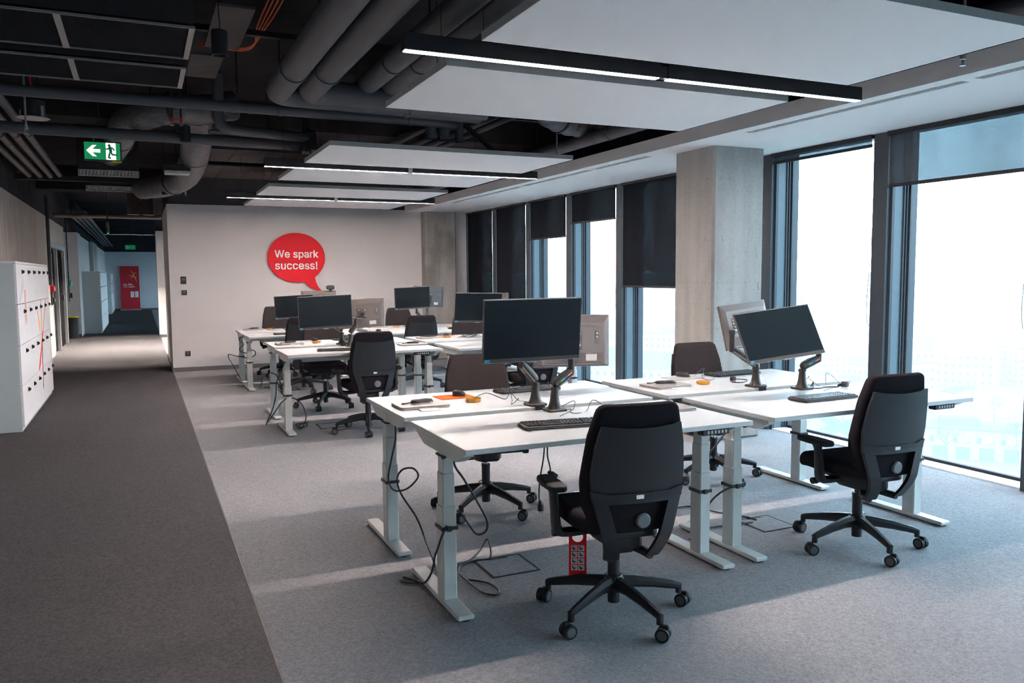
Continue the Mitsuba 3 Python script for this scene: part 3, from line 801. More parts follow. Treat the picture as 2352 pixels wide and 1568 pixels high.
# ---------------------------------------------------------------- monitors
def make_monitor(back='monitor_back'):
    W, H = 0.27, 0.1625
    P = Proto()
    P.add('housing', cat([bx(-W, W, 0.0, 0.016, -H, H, 0.003)]), back, False)
    P.add('screen', bx(-W + 0.004, W - 0.004, -0.0015, 0.002, -H + 0.020, H - 0.005), 'screen', False)
    P.add('bezel', cat([bx(-W, -W + 0.004, -0.002, 0.004, -H, H), bx(W - 0.004, W, -0.002, 0.004, -H, H), bx(-W, W, -0.003, 0.004, -H, -H + 0.020, 0.001)]), 'bezel', False)
    P.add('top_edge', bx(-W, W, -0.002, 0.012, H - 0.0045, H + 0.0005), 'bezel_silver', False)
    P.add('chin_lip', cat([bx(-W, W, -0.002, 0.004, -H - 0.002, -H + 0.002), bx(-0.025, 0.025, -0.0025, 0.003, -H - 0.008, -H)]), 'bezel_silver', False)
    s = P.add('sticker', bx(-W + 0.010, -W + 0.023, -0.0036, -0.0028, -H + 0.003, -H + 0.017), 'teal', False, 'teal and blue stickers')
    P.add(s + '__blue_half', bx(-W + 0.025, -W + 0.036, -0.0036, -0.0028, -H + 0.003, -H + 0.017), 'blue', False)
    hb = trimesh.convex.convex_hull(np.array([(x, y, z) for x, z, y in [(-W + 0.004, -H + 0.004, 0.016), (W - 0.004, -H + 0.004, 0.016), (W - 0.004, H - 0.004, 0.016), (-W + 0.004, H - 0.004, 0.016), (-W + 0.045, -H + 0.012, 0.036), (W - 0.045, -H + 0.012, 0.036), (W - 0.045, H - 0.05, 0.030), (-W + 0.045, H - 0.05, 0.030)]]))
    P.add('back_cover', hb, back, False)
    P.add('vent_slot', bx(-0.17, 0.17, 0.0305, 0.0325, 0.088, 0.092), 'recess', False)
    for x in (-0.17, 0.17):
        p = P.add('port_strip', bx(x - 0.014, x + 0.014, 0.031, 0.0345, -0.02, 0.062, 0.001), 'recess', False)
        for z in (0.045, 0.022):
            P.add(p + '__socket', bx(x - 0.006, x + 0.006, 0.0343, 0.0352, z - 0.005, z + 0.005), 'label_grey', False)
    P.add('rear_recess', cat([bx(-0.21, 0.21, 0.034, 0.0375, -0.142, -0.075, 0.002)]), 'recess', False)
    P.add('rating_label', bx(-0.165, -0.085, 0.0372, 0.0382, -0.128, -0.086), 'label_grey', False, 'printed grey rating label')
    P.add('mount_plate', cat([bx(-0.06, 0.06, 0.032, 0.037, -0.055, 0.06, 0.002), bx(-0.045, 0.045, 0.037, 0.041, -0.04, 0.045, 0.002)]), 'recess', False)
    for x, z in ((-0.037, -0.03), (0.037, -0.03), (-0.037, 0.04), (0.037, 0.04)):
        P.add('screw', cyl((x, 0.041, z), (x, 0.044, z), 0.006, 10), 'steel', False)
    P.add('tail_cable', tube([(0.17, 0.036, 0.0), (0.13, 0.06, -0.03), (0.06, 0.07, -0.045), (0.0, 0.06, -0.05)], 0.0025, 6), 'cable_white', 30, 'pale cable')
    return P


monitor_proto = {b: make_monitor(b) for b in ('monitor_back', 'monitor_back_dark')}


def rot(yaw, pitch, roll):
    yaw, pitch, roll = map(math.radians, (yaw, pitch, roll))
    cy, sy, cp, sp, cr, sr = math.cos(yaw), math.sin(yaw), math.cos(pitch), math.sin(pitch), math.cos(roll), math.sin(roll)
    return np.array([[cy, -sy, 0], [sy, cy, 0], [0, 0, 1]]) @ np.array([[1, 0, 0], [0, cp, -sp], [0, sp, cp]]) @ np.array([[cr, 0, sr], [0, 1, 0], [-sr, 0, cr]])


def monitor(pos, ypr, back, lab, cover='monitor_back'):
    key = num('monitor')
    R = rot(*ypr)
    if back:
        R = R @ np.diag([-1.0, -1.0, 1.0])
    spawn(key, monitor_proto[cover], M(*pos, R=R))
    tag(key, lab, 'monitor', 'flat monitors on desk arms')
    n = R @ np.array([0, 1, 0])
    return np.array(pos) + n * 0.044, n


def slab_between(a, b, w, h, side):
    return bar([a, b], w, h, side, chamfer=0.28)


def arm(base, z, edge, elbow, target, normal, lab, stripe=False, rise=0.09):
    """Clamped foot, post, long spring arm up to the elbow, standing joint, short link to the plate on the screen's back."""
    key = num('monitor_stand')
    bxx, by = base
    e = np.array(elbow, float)
    foot = cat([bx(bxx - 0.055, bxx + 0.055, by - 0.05, by + 0.05, z, z + 0.014, 0.004), moved(lathe([(0.046, 0.012), (0.034, 0.03), (0.026, 0.06), (0.022, 0.10)], 24), x=bxx, y=by, z=z)])
    put(key, 'foot', shape(foot, 'arm_black', 40))
    g = 1 if edge > by else -1
    put(key, 'clamp', shape(cat([bx(bxx - 0.03, bxx + 0.03, edge + g * 0.002, edge + g * 0.010, z - 0.055, z + 0.012, 0.002), bx(bxx - 0.03, bxx + 0.03, by + g * 0.03, edge + g * 0.010, z + 0.001, z + 0.012, 0.002)]), 'arm_black', 40))
    put(key, 'post', shape(cat([cyl((bxx, by, z + 0.06), (bxx, by, z + 0.135), 0.021, 24), cyl((bxx, by, z + 0.118), (bxx, by, z + 0.128), 0.026, 24)]), 'arm_black', 40))
    s0 = np.array([bxx, by, z + 0.15])
    d = e - s0
    side = np.cross(d, [0, 0, 1])
    side /= np.linalg.norm(side)
    b = bar([s0 - d * 0.04, s0 + d * 0.06, s0 + d * 0.45, e - d * 0.06, e + d * 0.02], [0.036, 0.042, 0.044, 0.036, 0.034], [0.04, 0.052, 0.054, 0.042, 0.036], side, chamfer=0.3)
    k = put(key, 'spring_arm', shape(b, 'arm_black', 40))
    u = np.cross(side, d / np.linalg.norm(d))
    put(k, 'trim', shape(bar([s0 + d * 0.05 - u * 0.0 + 0 * u, e - d * 0.05], 0.046, 0.014, side), 'arm_trim', False), to=M(*(u * (-0.018 if u[2] > 0 else 0.018))))
    if stripe:
        q = side if side[1] < 0 else -side
        for a0, a1, c in ((0.22, 0.45, 'green'), (0.45, 0.66, 'indigo'), (0.66, 0.9, 'orange_print')):
            put(k, 'colour_stripe', shape(bar([s0 + d * a0 + q * 0.0225, s0 + d * a1 + q * 0.0225], 0.0014, 0.008, q), c, False))
    put(key, 'elbow_joint', shape(cat([cyl(e - [0, 0, 0.024], e + [0, 0, rise], 0.018, 20), cyl(e + [0, 0, rise - 0.03], e + [0, 0, rise], 0.021, 20)]), 'arm_black', 40))
    t1 = e + np.array([0, 0, rise - 0.015])
    t = np.array(target) + np.array(normal) * 0.035
    put(key, 'link', shape(bar([t1, t * [1, 1, 0] + t1 * [0, 0, 1] * 0.5 + t * [0, 0, 1] * 0.5, t], 0.03, 0.03, np.cross(t - t1, [0, 0, 1]) / (np.linalg.norm(np.cross(t - t1, [0, 0, 1])) + 1e-9)), 'arm_black', 40))
    put(key, 'tilt_head', shape(cat([cyl(np.array(target) - np.array(normal) * 0.002, t, 0.02, 18)]), 'arm_black', 40))
    return tag(key, lab, 'monitor stand', 'black monitor arms clamped to the desks')


rows = [
    # position, yaw pitch roll, seen from the back?, arm foot, desk height, elbow, labels
    ((1.829, 3.744, 1.311), (-3.4, 6.6, -0.5), False, (2.09, 4.005), 4.062, (2.21, 4.03, 1.05), 'big dark monitor over the closest desk', 'black arm with a colour stripe holding the big near monitor', True),
    ((2.445, 4.46, 1.181), (1.3, -3.6, 2.0), True, (2.08, 4.23), 4.172, (1.985, 4.21, 1.08), 'monitor showing its brown back behind the big near monitor', 'plain black arm leaning away behind the big near monitor', False),
    ((3.544, 3.821, 1.224), (-8.9, -25.3, -6.2), False, (3.93, 4.02), 4.075, (4.07, 4.02, 1.03), 'dark monitor tilted back and askew, nearest the window', 'black arm with a colour stripe under the tilted monitor', True),
    ((4.022, 4.692, 1.215), (12.6, -12.3, -3.7), True, (3.74, 4.245), 4.185, (3.54, 4.25, 1.10), 'silver monitor back tilted in front of the near concrete column', 'plain black arm with a tall joint behind the tilted monitor', False),
    ((1.674, 8.145, 1.235), (4.0, 1.4, -1.9), False, (2.07, 8.79), 8.85, (2.13, 8.78, 1.06), 'dark monitor over the middle aisle-side desk', 'black arm carrying the dark monitor of the middle aisle-side desk', False),
    ((2.25, 9.02, 1.172), (4.0, 4.0, -2.0), True, (2.05, 9.12), 9.06, (1.96, 9.11, 1.04), 'monitor back with mount plate and cables, before the white wall', 'black arm behind the middle aisle-side desks', False),
    ((3.373, 8.27, 1.235), (-3.4, 9.0, 1.2), False, (3.80, 8.68), 8.74, (3.64, 8.66, 1.05), 'dark monitor over the middle window-side desk, silver top edge', 'black arm under the dark monitor of the middle window-side desk', False),
    ((3.82, 9.06, 1.21), (0, 0, 0), True, (3.83, 9.06), 9.0, (3.92, 9.05, 1.05), 'monitor back just showing past the middle window-side screen', 'black arm hidden behind the middle window-side screens', False),
    ((2.0, 11.9, 1.155), (-4, 2.5, -2.5), False, (2.2, 12.29), 12.35, (2.3, 12.28, 1.0), 'dark monitor over the rear aisle-side desk, partly covered by a nearer screen', 'black arm of the rear aisle-side desk', False),
    ((2.52, 12.75, 1.20), (3, 0, 0), True, (2.3, 12.53), 12.47, (2.4, 12.55, 1.02), 'monitor back peeking over the screens before the speech bubble', 'black arm nearest the speech bubble wall', False),
    ((3.693, 11.655, 1.255), (-1.8, 3.0, -2.2), False, (3.95, 11.99), 12.05, (3.86, 11.98, 1.03), 'small-looking dark monitor before the back column', 'black arm under the dark monitor before the back column', False),
    ((4.201, 12.422, 1.249), (11.1, 1.4, 3.2), True, (4.1, 12.26), 12.2, (4.14, 12.30, 1.03), 'monitor with a dark back turned towards the back column', 'black arm of the monitor turned to the back column', False),
]
for i, (pos, ypr, back, foot, edge, elbow, lm, la, stripe) in enumerate(rows):
    z = (ZD, ZM, ZR)[i // 4]
    t, n = monitor(pos, ypr, back, lm, 'monitor_back_dark' if i == 11 else 'monitor_back')
    arm(foot, z, edge, elbow, t, n, la, stripe, 0.12 if i == 3 else 0.09)
webcam = num('webcam')
put(webcam, 'body', shape(moved(puff(rrect(0.13, 0.07, 0.03), 0.03, 0.012, 40), R=np.array([[1, 0, 0], [0, 0, -1], [0, 1, 0]]), x=2.70, y=12.74, z=1.412), 'plastic_shell', 35))
put(webcam, 'foot', shape(bx(2.68, 2.72, 12.72, 12.75, 1.362, 1.385, 0.003), 'plastic', False))
tag(webcam, 'grey rounded webcam standing on a rear monitor under the speech bubble', 'webcam')

# ---------------------------------------------------------------- things on the desks
def make_keyboard():
    P = Proto()
    P.add('case', cat([moved(puff(rrect(0.445, 0.152, 0.012), 0.014, 0.005, 60), z=0.002), cyl((-0.19, 0.06, 0.0), (-0.19, 0.06, 0.004), 0.008, 10), cyl((0.19, 0.06, 0.0), (0.19, 0.06, 0.004), 0.008, 10)]), 'plastic_matt', 40)
    keys = []
    for r in range(6):
        y = 0.055 - r * 0.0205 - (0.005 if r > 0 else 0)
        x = -0.207
        while x < 0.205:
            w = 0.0165
            if r == 5 and -0.13 < x < -0.10: w = 0.105
            if r in (3, 4) and x < -0.2: w = 0.028
            gap = 0.008 if (abs(x - 0.078) < 0.009 or abs(x - 0.14) < 0.009) else 0.0028
            keys.append(trimesh.convex.convex_hull(np.array([(x + a * w + s * 0.0018, y + b * 0.016 + t * 0.0018, z) for a, s in ((0, 1), (1, -1)) for b, t in ((0, 1), (1, -1)) for z in (0.022,)] + [(x + a * w, y + b * 0.016, 0.015) for a in (0, 1) for b in (0, 1)])))
            x += w + gap
    P.add('keys', cat(keys), 'keycap', False)
    P.add('lip', bx(-0.215, 0.215, -0.0765, -0.073, 0.004, 0.009, 0.001), 'arm_trim', False)
    return P


kb = make_keyboard()


def keyboard(x, y, z, rz, lab):
    key = num('keyboard')
    spawn(key, kb, M(x, y, z, math.radians(rz)))
    labels[key + '__keys'] = {'kind': 'stuff'}
    tag(key, lab, 'keyboard', 'black keyboards on the desks')


keyboard(1.92, 3.585, ZD, -8, 'black keyboard on the closest desk, partly behind the nearest chair back')
keyboard(2.295, 4.79, ZD, 183, 'black keyboard behind the two near monitor arms')
keyboard(3.735, 3.645, ZD, 2, 'black keyboard on the desk nearest the window, catching the daylight')
keyboard(4.04, 4.84, ZD, 184, 'black keyboard in front of the chair at the near column')
keyboard(1.85, 8.36, ZM, -9, 'black keyboard beside the chair back on the middle aisle-side desk')
keyboard(2.30, 9.72, ZM, 182, 'black keyboard behind the arms of the middle aisle-side desks')
keyboard(1.92, 11.86, ZR, 1, 'black keyboard on the rear aisle-side desk')


def make_mouse():
    P = Proto()
    o = Polygon([(0.030 * math.sin(a) * (1 - 0.12 * math.cos(a) ** 2), 0.056 * math.cos(a)) for a in np.linspace(0, 2 * math.pi, 48, endpoint=False)])
    m = puff(o, 0.034, 0.016, 48, 0.02, 5)
    P.add('shell', warp(m, lambda v: np.stack([v[:, 0], v[:, 1], v[:, 2] * (0.88 + 0.12 * np.cos(v[:, 1] * 26 + 0.5)) ], 1)), 'plastic', 60)
    P.add('wheel', cyl((-0.004, 0.028, 0.027), (0.004, 0.028, 0.027), 0.008, 16), 'knob_grey', 40)
    P.add('rim', moved(puff(o.buffer(0.0008), 0.006, 0.002, 48), z=0.0), 'arm_trim', 40)
    return P


mouse_p = make_mouse()


def mouse(x, y, z, rz, lab):
    key = num('mouse')
    spawn(key, mouse_p, M(x, y, z, math.radians(rz)))
    tag(key, lab, 'mouse', 'black computer mice')


mouse(1.805, 4.765, ZD + 0.0025, 200, 'black mouse lying on the near orange mouse pad')
mouse(3.615, 4.885, ZD + 0.0025, 205, 'black mouse on the pale grey mouse pad before the near column')
mouse(1.86, 9.73, ZM + 0.0025, 200, 'black mouse on the pale pad of the middle aisle-side desk')
mouse(3.52, 9.715, ZM + 0.0025, 190, 'black mouse on the farther orange mouse pad')
mouse(1.87, 13.2, ZR, 180, 'black mouse beside the yellow dish near the back wall')
mouse(4.31, 11.67, ZR, 30, 'black mouse beside a yellow dish on the rear window-side desk')
mouse(3.20, 11.78, ZR, 20, 'black mouse at the rear window-side desk, next to the chair back')


def pad(x, y, z, w, h, rz, m, lab, motif=False):
    key = num('mouse_pad')
    mm = M(x, y, z, math.radians(rz))
    put(key, 'sheet', shape(puff(rrect(w, h, 0.008), 0.0022, 0.0006, 40), m, False), to=mm)
    if motif:
        put(key, 'printed_star', shape(cat([moved(bx(-0.014, 0.014, -0.001, 0.001, 0.0022, 0.0025), rz=a, x=-0.06, y=0.02) for a in (0.3, 1.4, 2.4)]), 'orange_print', False), to=mm)
    tag(key, lab, 'mouse pad', 'mouse pads on the desks')


pad(1.765, 4.745, ZD, 0.235, 0.172, 2, 'orange_pad', 'bright orange mouse pad on the second desk from the camera', True)
pad(3.58, 4.84, ZD, 0.27, 0.19, 5, 'grey_pad', 'pale grey mouse pad in front of the near concrete column')
pad(1.81, 9.71, ZM, 0.24, 0.16, 2, 'grey_pad', 'pale grey mouse pad on the middle aisle-side desk')
pad(3.48, 9.70, ZM, 0.245, 0.16, 2, 'orange_pad', 'bright orange mouse pad on the middle window-side desk', True)

dish = shape(lathe([(0.001, 0.0), (0.040, 0.0), (0.0445, 0.003), (0.047, 0.020), (0.046, 0.0215), (0.0425, 0.0205), (0.039, 0.006), (0.036, 0.0045), (0.001, 0.0045)], 40), 'cork', 40)
for x, y, z, lab in [(1.805, 4.52, ZD, 'round yellow cork dish on the second desk from the camera'), (3.51, 4.51, ZD, 'round yellow cork dish in front of the near column'), (1.82, 9.40, ZM, 'round yellow cork dish on the middle aisle-side desk'),
                     (3.42, 9.42, ZM, 'round yellow cork dish beside the farther orange pad'), (1.80, 13.02, ZR, 'round yellow cork dish on the desk by the back wall'), (3.71, 12.58, ZR, 'round yellow cork dish on the rear window-side desk, before a chair'), (4.38, 11.92, ZR, 'round yellow cork dish half hidden behind a mouse, rear window-side desk')]:
    key = num('cork_dish')
    scene[key] = {**dish, 'to_world': T(M(x, y, z))}
    tag(key, lab, 'dish', 'yellow cork dishes')


def make_laptop():
    P = Proto()
    P.add('base', moved(puff(rrect(0.30, 0.215, 0.014), 0.009, 0.003, 48), z=0.001), 'laptop', 40)
    P.add('lid', moved(puff(rrect(0.30, 0.215, 0.014), 0.006, 0.002, 48), z=0.0105), 'laptop', 40)
    P.add('foot', cat([cyl((x, y, 0), (x, y, 0.002), 0.006, 10) for x in (-0.12, 0.12) for y in (-0.09, 0.09)]), 'plastic', False)
    return P


def coil(n, a, b, r, seed):
    rng = np.random.default_rng(seed)
    pts = []
    for k in range(n * 14):
        t = k / 14 * 2 * math.pi
        w = 1 + 0.10 * math.sin(t * 0.37 + seed)
        pts.append((a * w * math.cos(t), b * w * math.sin(t) + 0.004 * math.sin(3 * t), r + 0.0035 * (k / 14) + 0.002 * rng.random()))
    pts += [(a * 1.2, -0.01, r), (a * 0.2, -0.012, r * 3 + 0.01), (-a * 1.35, 0.008, r * 2), (-a * 1.7, 0.015, r)]
    return cat([tube(pts, r, 7, per=2), cyl((-a * 1.95, 0.02, r), (-a * 1.65, 0.014, r), r * 1.6, 10)])


laptop_p = make_laptop()
coil_s = [shape(coil(4, 0.062, 0.028, 0.0032, s), 'cable', 40) for s in (1, 2, 3)]
card_s = shape(bx(-0.055, 0.055, -0.038, 0.038, 0, 0.006, 0.001), 'white', False)
for i, (x, y, z, rz, lab, place) in enumerate([(1.465, 4.50, ZD, -1, 'closed silver laptop under a coiled cable on the second desk from the camera', 'second desk from the camera'),
                                               (3.21, 4.53, ZD, 5, 'closed silver laptop under a coiled cable in front of the near column', 'desk in front of the near column'),
                                               (1.515, 9.40, ZM, -1, 'closed silver laptop with a cable on the middle aisle-side desk', 'middle aisle-side desk facing the wall'),
                                               (3.20, 9.44, ZM, 2, 'closed silver laptop by the farther orange mouse pad', 'desk with the farther orange pad'),
                                               (2.72, 8.62, ZM, 2, 'closed silver laptop at the end of the middle aisle-side desk, past the chair back', 'end of the middle aisle-side front desk'),
                                               (1.57, 13.08, ZR, -1, 'closed silver laptop on the desk closest to the back wall', 'desk closest to the back wall'),
                                               (3.42, 12.68, ZR, 3, 'closed silver laptop on the rear window-side desk', 'rear window-side desk'),
                                               (2.66, 3.76, ZD, 0, 'closed silver laptop half hidden behind the nearest chair back', 'closest desk behind the chair back')]):
    key = num('laptop')
    spawn(key, laptop_p, M(x, y, z, math.radians(rz)))
    tag(key, lab, 'laptop', 'closed laptops on the desks')
    if i < 7:
        c = num('coiled_cable')
        scene[c] = {**coil_s[i % 3], 'to_world': T(M(x + 0.01, y + 0.02, z + 0.0165, math.radians(rz + [15, -20, 30, 5, 10, 25, 0][i])))}
        tag(c, f'coiled black cable lying on the laptop of the {place}', 'cable', 'coiled cables on laptops')
    if i in (0, 1, 2, 3):
        c = num('white_card')
        scene[c] = {**card_s, 'to_world': T(M(x + 0.0 + 0.02 * i, y - 0.158, z, math.radians(rz - 4)))}
        tag(c, f'white card box beside the laptop, {place}', 'box', 'white card boxes beside laptops')


def wire_on(z, pts, f, r, bumps=(), per=6):
    q = [(x * f, y * f, z + r) for x, y, _ in pts]
    for i, h in bumps:
        q[i] = (q[i][0], q[i][1], q[i][2] + h)
    return tube(q, r, 7, per=per)


F = 1.0173
single('mouse_cable', wire_on(ZD, [[1.79, 4.60, 0], [1.85, 4.595, 0], [1.922, 4.68, 0], [1.98, 4.713, 0], [1.975, 4.53, 0], [1.976, 4.432, 0], [2.05, 4.55, 0], [2.10, 4.65, 0]], F, 0.0018), 'cable', 'thin black lead of the mouse on the near orange pad', 'cable', 'thin leads on the desks')
single('mouse_cable', wire_on(ZD, [[3.585, 4.76, 0], [3.636, 4.78, 0], [3.74, 4.84, 0], [3.79, 4.86, 0], [3.723, 4.80, 0], [3.629, 4.665, 0], [3.616, 4.568, 0], [3.70, 4.62, 0]], F, 0.0018, [(2, 0.035), (3, 0.045)]), 'cable', 'thin black lead arching from the mouse before the near column', 'cable', 'thin leads on the desks')
single('screen_lead', wire_on(ZD, [[2.09, 3.97, 0], [2.14, 3.90, 0], [2.20, 3.97, 0], [2.163, 3.92, 0], [2.095, 3.852, 0], [1.992, 3.759, 0]], F, 0.0018, [(1, 0.05), (2, 0.03)]), 'cable', 'thin black lead running from the striped arm to the keyboard on the closest desk', 'cable', 'thin leads on the desks')
single('screen_lead', wire_on(ZD, [[2.10, 3.94, 0], [2.153, 3.93, 0], [2.101, 3.84, 0], [2.123, 3.80, 0], [2.20, 3.84, 0], [2.26, 3.88, 0], [2.30, 3.85, 0], [2.29, 3.80, 0]], F, 0.0018, [(5, 0.05), (6, 0.03)]), 'cable', 'thin black lead arching behind the nearest chair top on the closest desk', 'cable', 'thin leads on the desks')
single('screen_lead', wire_on(ZD, [[2.05, 4.28, 0], [2.03, 4.36, 0], [2.02, 4.44, 0], [1.99, 4.36, 0], [1.93, 4.24, 0], [2.0, 4.33, 0], [2.06, 4.42, 0]], F, 0.0018, [(2, 0.03)]), 'cable', 'thin black lead zigzagging beside the plain near arm', 'cable', 'thin leads on the desks')
key = single('power_lead', wire_on(ZD, [[3.74, 4.50, 0], [3.70, 4.45, 0], [3.668, 4.389, 0], [3.719, 4.36, 0], [3.80, 4.40, 0], [3.84, 4.47, 0], [3.80, 4.52, 0], [3.74, 4.49, 0], [3.70, 4.40, 0]], F, 0.0032), 'cable', 'black power lead looped on the desk before the near column', 'cable', 'power leads on the desks')
put(key, 'plug', shape(bx(3.79, 3.83, 4.545, 4.575, ZD, ZD + 0.03, 0.006), 'plastic', 40))
a3 = [[3.89, 4.03, 0], [3.90, 3.99, 0], [3.862, 3.95, 0], [3.94, 3.96, 0], [4.0, 3.99, 0], [3.95, 3.94, 0], [3.96, 3.91, 0], [4.05, 3.93, 0], [4.09, 3.92, 0], [4.13, 3.905, 0]]
key = single('power_lead', wire_on(ZD, a3, F, 0.0036, [(1, 0.06), (4, 0.03)]), 'cable', 'black power lead with a round plug beside the striped arm nearest the window', 'cable', 'power leads on the desks')
px, py = 4.153 * F, 3.894 * F
put(key, 'plug', shape(cat([cyl((px, py, ZD + 0.02), (px + 0.01, py - 0.035, ZD + 0.022), 0.019, 20), cyl((px - 0.03, py + 0.005, ZD + 0.012), (px, py, ZD + 0.02), 0.009, 12)]), 'plastic', 40))
put(key, 'plug_pin', shape(cyl((px + 0.008, py - 0.035, ZD + 0.029), (px + 0.012, py - 0.05, ZD + 0.029), 0.0024, 8), 'brass', 40))
put(key, 'plug_pin', shape(cyl((px + 0.008, py - 0.035, ZD + 0.014), (px + 0.012, py - 0.05, ZD + 0.014), 0.0024, 8), 'brass', 40))
single('screen_lead', wire_on(ZD, [[3.9, 4.02, 0], [3.97, 4.0, 0], [4.0, 4.03, 0], [4.05, 3.99, 0], [4.07, 3.97, 0], [4.12, 4.0, 0], [4.16, 4.04, 0], [4.18, 3.99, 0], [4.16, 3.91, 0], [4.09, 3.90, 0], [3.95, 3.84, 0], [3.90, 3.80, 0]], F, 0.0018, [(1, 0.07), (2, 0.05), (6, 0.075), (7, 0.05)]), 'cable', 'thin black lead tangled beside the striped arm nearest the window', 'cable', 'thin leads on the desks')
for i, (x, y, z, lab) in enumerate([(2.12, 9.03 + 0.12, ZM, 'tangle of thin black leads at the arms of the middle aisle-side desks'), (3.68, 9.32, ZM, 'tangle of thin black leads on the desk with the farther orange pad'), (2.08, 12.62, ZR, 'tangle of thin dark leads on the desk by the back wall'), (3.95, 12.55, ZR, 'tangle of thin dark leads on the rear window-side desk')]):
    rng = np.random.default_rng(40 + i)
    pts = [(x + 0.16 * math.sin(1.9 * k) * rng.uniform(0.4, 1), y + 0.09 * math.cos(2.7 * k) * rng.uniform(0.3, 1), z + 0.003 + 0.05 * rng.random() ** 2) for k in range(16)]
    single('lead_tangle', tube(pts, 0.0024, 6, per=5), 'cable', lab, 'cable', 'lead tangles on the desks')

# ---------------------------------------------------------------- cables under the desks
def hang(name, pts, r, lab, plug=None, f=1.0):
    key = single(name, tube(pts, r, 8, per=6), 'cable', lab, 'cable', 'cables under the desks')
    if plug:
        p, d = np.array(plug[0], float), np.array(plug[1], float)
        d /= np.linalg.norm(d)
        put(key, 'plug', shape(cat([cyl(p, p + d * 0.035, 0.017, 18, 0.019), cyl(p - d * 0.02, p, 0.008, 12, 0.014)]), 'plastic', 40))
        s = np.cross(d, [0.3, 0.9, 0.2])
        s /= np.linalg.norm(s)
        for q in (-1, 1):
            put(key, 'plug_pin', shape(cyl(p + d * 0.034 + s * q * 0.0095, p + d * 0.053 + s * q * 0.0095, 0.0024, 8), 'chrome', 40))
    return key


hang('power_cable', [[1.31, 4.5, 0.743], [1.308, 4.5, 0.646], [1.279, 4.5, 0.521], [1.262, 4.5, 0.421], [1.294, 4.5, 0.352], [1.373, 4.5, 0.351], [1.441, 4.5, 0.413], [1.415, 4.5, 0.466], [1.349, 4.5, 0.468], [1.314, 4.5, 0.415], [1.338, 4.5, 0.321], [1.39, 4.38, 0.208], [1.40, 4.25, 0.111], [1.40, 4.1, 0.02], [1.36, 3.99, 0.008]], 0.0055, 'black cable looping beside the second desk leg from the camera')
hang('power_cable', [[1.29, 3.585, 0.40], [1.262, 3.58, 0.36], [1.245, 3.60, 0.29], [1.25, 3.66, 0.23], [1.262, 3.74, 0.13], [1.262, 3.86, 0.03], [1.24, 3.98, 0.008], [1.20, 4.03, 0.008], [1.18, 3.98, 0.008], [1.23, 3.93, 0.008], [1.31, 3.96, 0.008], [1.40, 4.02, 0.008]], 0.0055, 'black cable dropping from the closest desk leg to a loop on the carpet')
hang('power_cable', [[1.38, 3.70, 0.77], [1.409, 3.8, 0.643], [1.46, 3.8, 0.559], [1.53, 3.8, 0.437], [1.585, 3.8, 0.327], [1.577, 3.8, 0.27], [1.528, 3.8, 0.263], [1.487, 3.8, 0.317], [1.445, 3.8, 0.38], [1.417, 3.8, 0.401], [1.36, 3.72, 0.40]], 0.0055, 'black cable sagging in a long bow beside the closest desk leg')
hang('floor_cable', [[1.40, 4.02, 0.008], [1.50, 4.07, 0.008], [1.62, 4.12, 0.01], [1.70, 4.16, 0.05], [1.735, 4.16, 0.10], [1.742, 4.13, 0.06], [1.72, 4.09, 0.01], [1.64, 4.10, 0.008], [1.54, 4.06, 0.008], [1.49, 3.96, 0.008], [1.49, 3.82, 0.008], [1.50, 3.66, 0.008], [1.55, 3.60, 0.008], [1.585, 3.66, 0.008], [1.57, 3.77, 0.008], [1.50, 3.85, 0.008]], 0.005, 'black cable curling over the carpet into the nearest floor box')
hang('plug_cable', [[1.996, 3.95, 0.72], [1.996, 3.95, 0.64], [1.987, 3.95, 0.563], [1.968, 3.95, 0.467], [1.962, 3.95, 0.369], [1.97, 3.95, 0.33]], 0.004, 'black cable with a plug hanging low from the closest desk', ([1.97, 3.95, 0.325], [0.1, 0, -1]))
hang('plug_cable', [[2.015, 3.95, 0.72], [2.015, 3.95, 0.638], [2.017, 3.95, 0.584], [2.03, 3.95, 0.534], [2.035, 3.95, 0.497]], 0.004, 'black cable with a plug hanging high from the closest desk', ([2.037, 3.95, 0.49], [0.6, -0.2, -0.5]))
hang('power_cable', [[3.06, 3.65, 0.76], [3.019, 3.65, 0.708], [2.953, 3.65, 0.639], [2.88, 3.65, 0.57], [2.83, 3.66, 0.50], [2.85, 3.66, 0.40]], 0.0055, 'black cable stretched between the two nearest inner desk legs, high up')
hang('power_cable', [[3.06, 3.62, 0.40], [3.035, 3.62, 0.383], [2.967, 3.66, 0.334], [2.927, 3.7, 0.262], [2.901, 3.72, 0.16], [2.90, 3.78, 0.05], [2.95, 3.9, 0.008], [3.15, 4.0, 0.008], [3.38, 3.98, 0.008], [3.5, 3.98, 0.008]], 0.0055, 'black cable falling from the tie of the nearest window-side leg')
hang('floor_cable', [[2.7, 4.3, 0.008], [3.0, 4.42, 0.008], [3.316, 4.45, 0.008], [3.398, 4.38, 0.008], [3.426, 4.27, 0.008], [3.49, 4.144, 0.008], [3.54, 4.069, 0.008], [3.55, 4.0, 0.008]], 0.005, 'black cable running over the carpet to the window-side floor box')
hang('power_cable', [[1.32, 8.45, 0.75], [1.288, 8.4, 0.693], [1.241, 8.4, 0.597], [1.213, 8.4, 0.508], [1.202, 8.4, 0.38], [1.165, 8.4, 0.246], [1.119, 8.4, 0.15], [1.10, 8.4, 0.1]], 0.006, 'black cable hanging free beside the middle desk legs, its end above the carpet')
hang('power_cable', [[1.165, 8.5, 0.619], [1.219, 8.5, 0.595], [1.254, 8.5, 0.539], [1.282, 8.5, 0.461], [1.309, 8.5, 0.397]], 0.006, 'short black cable crossing the middle desk legs')
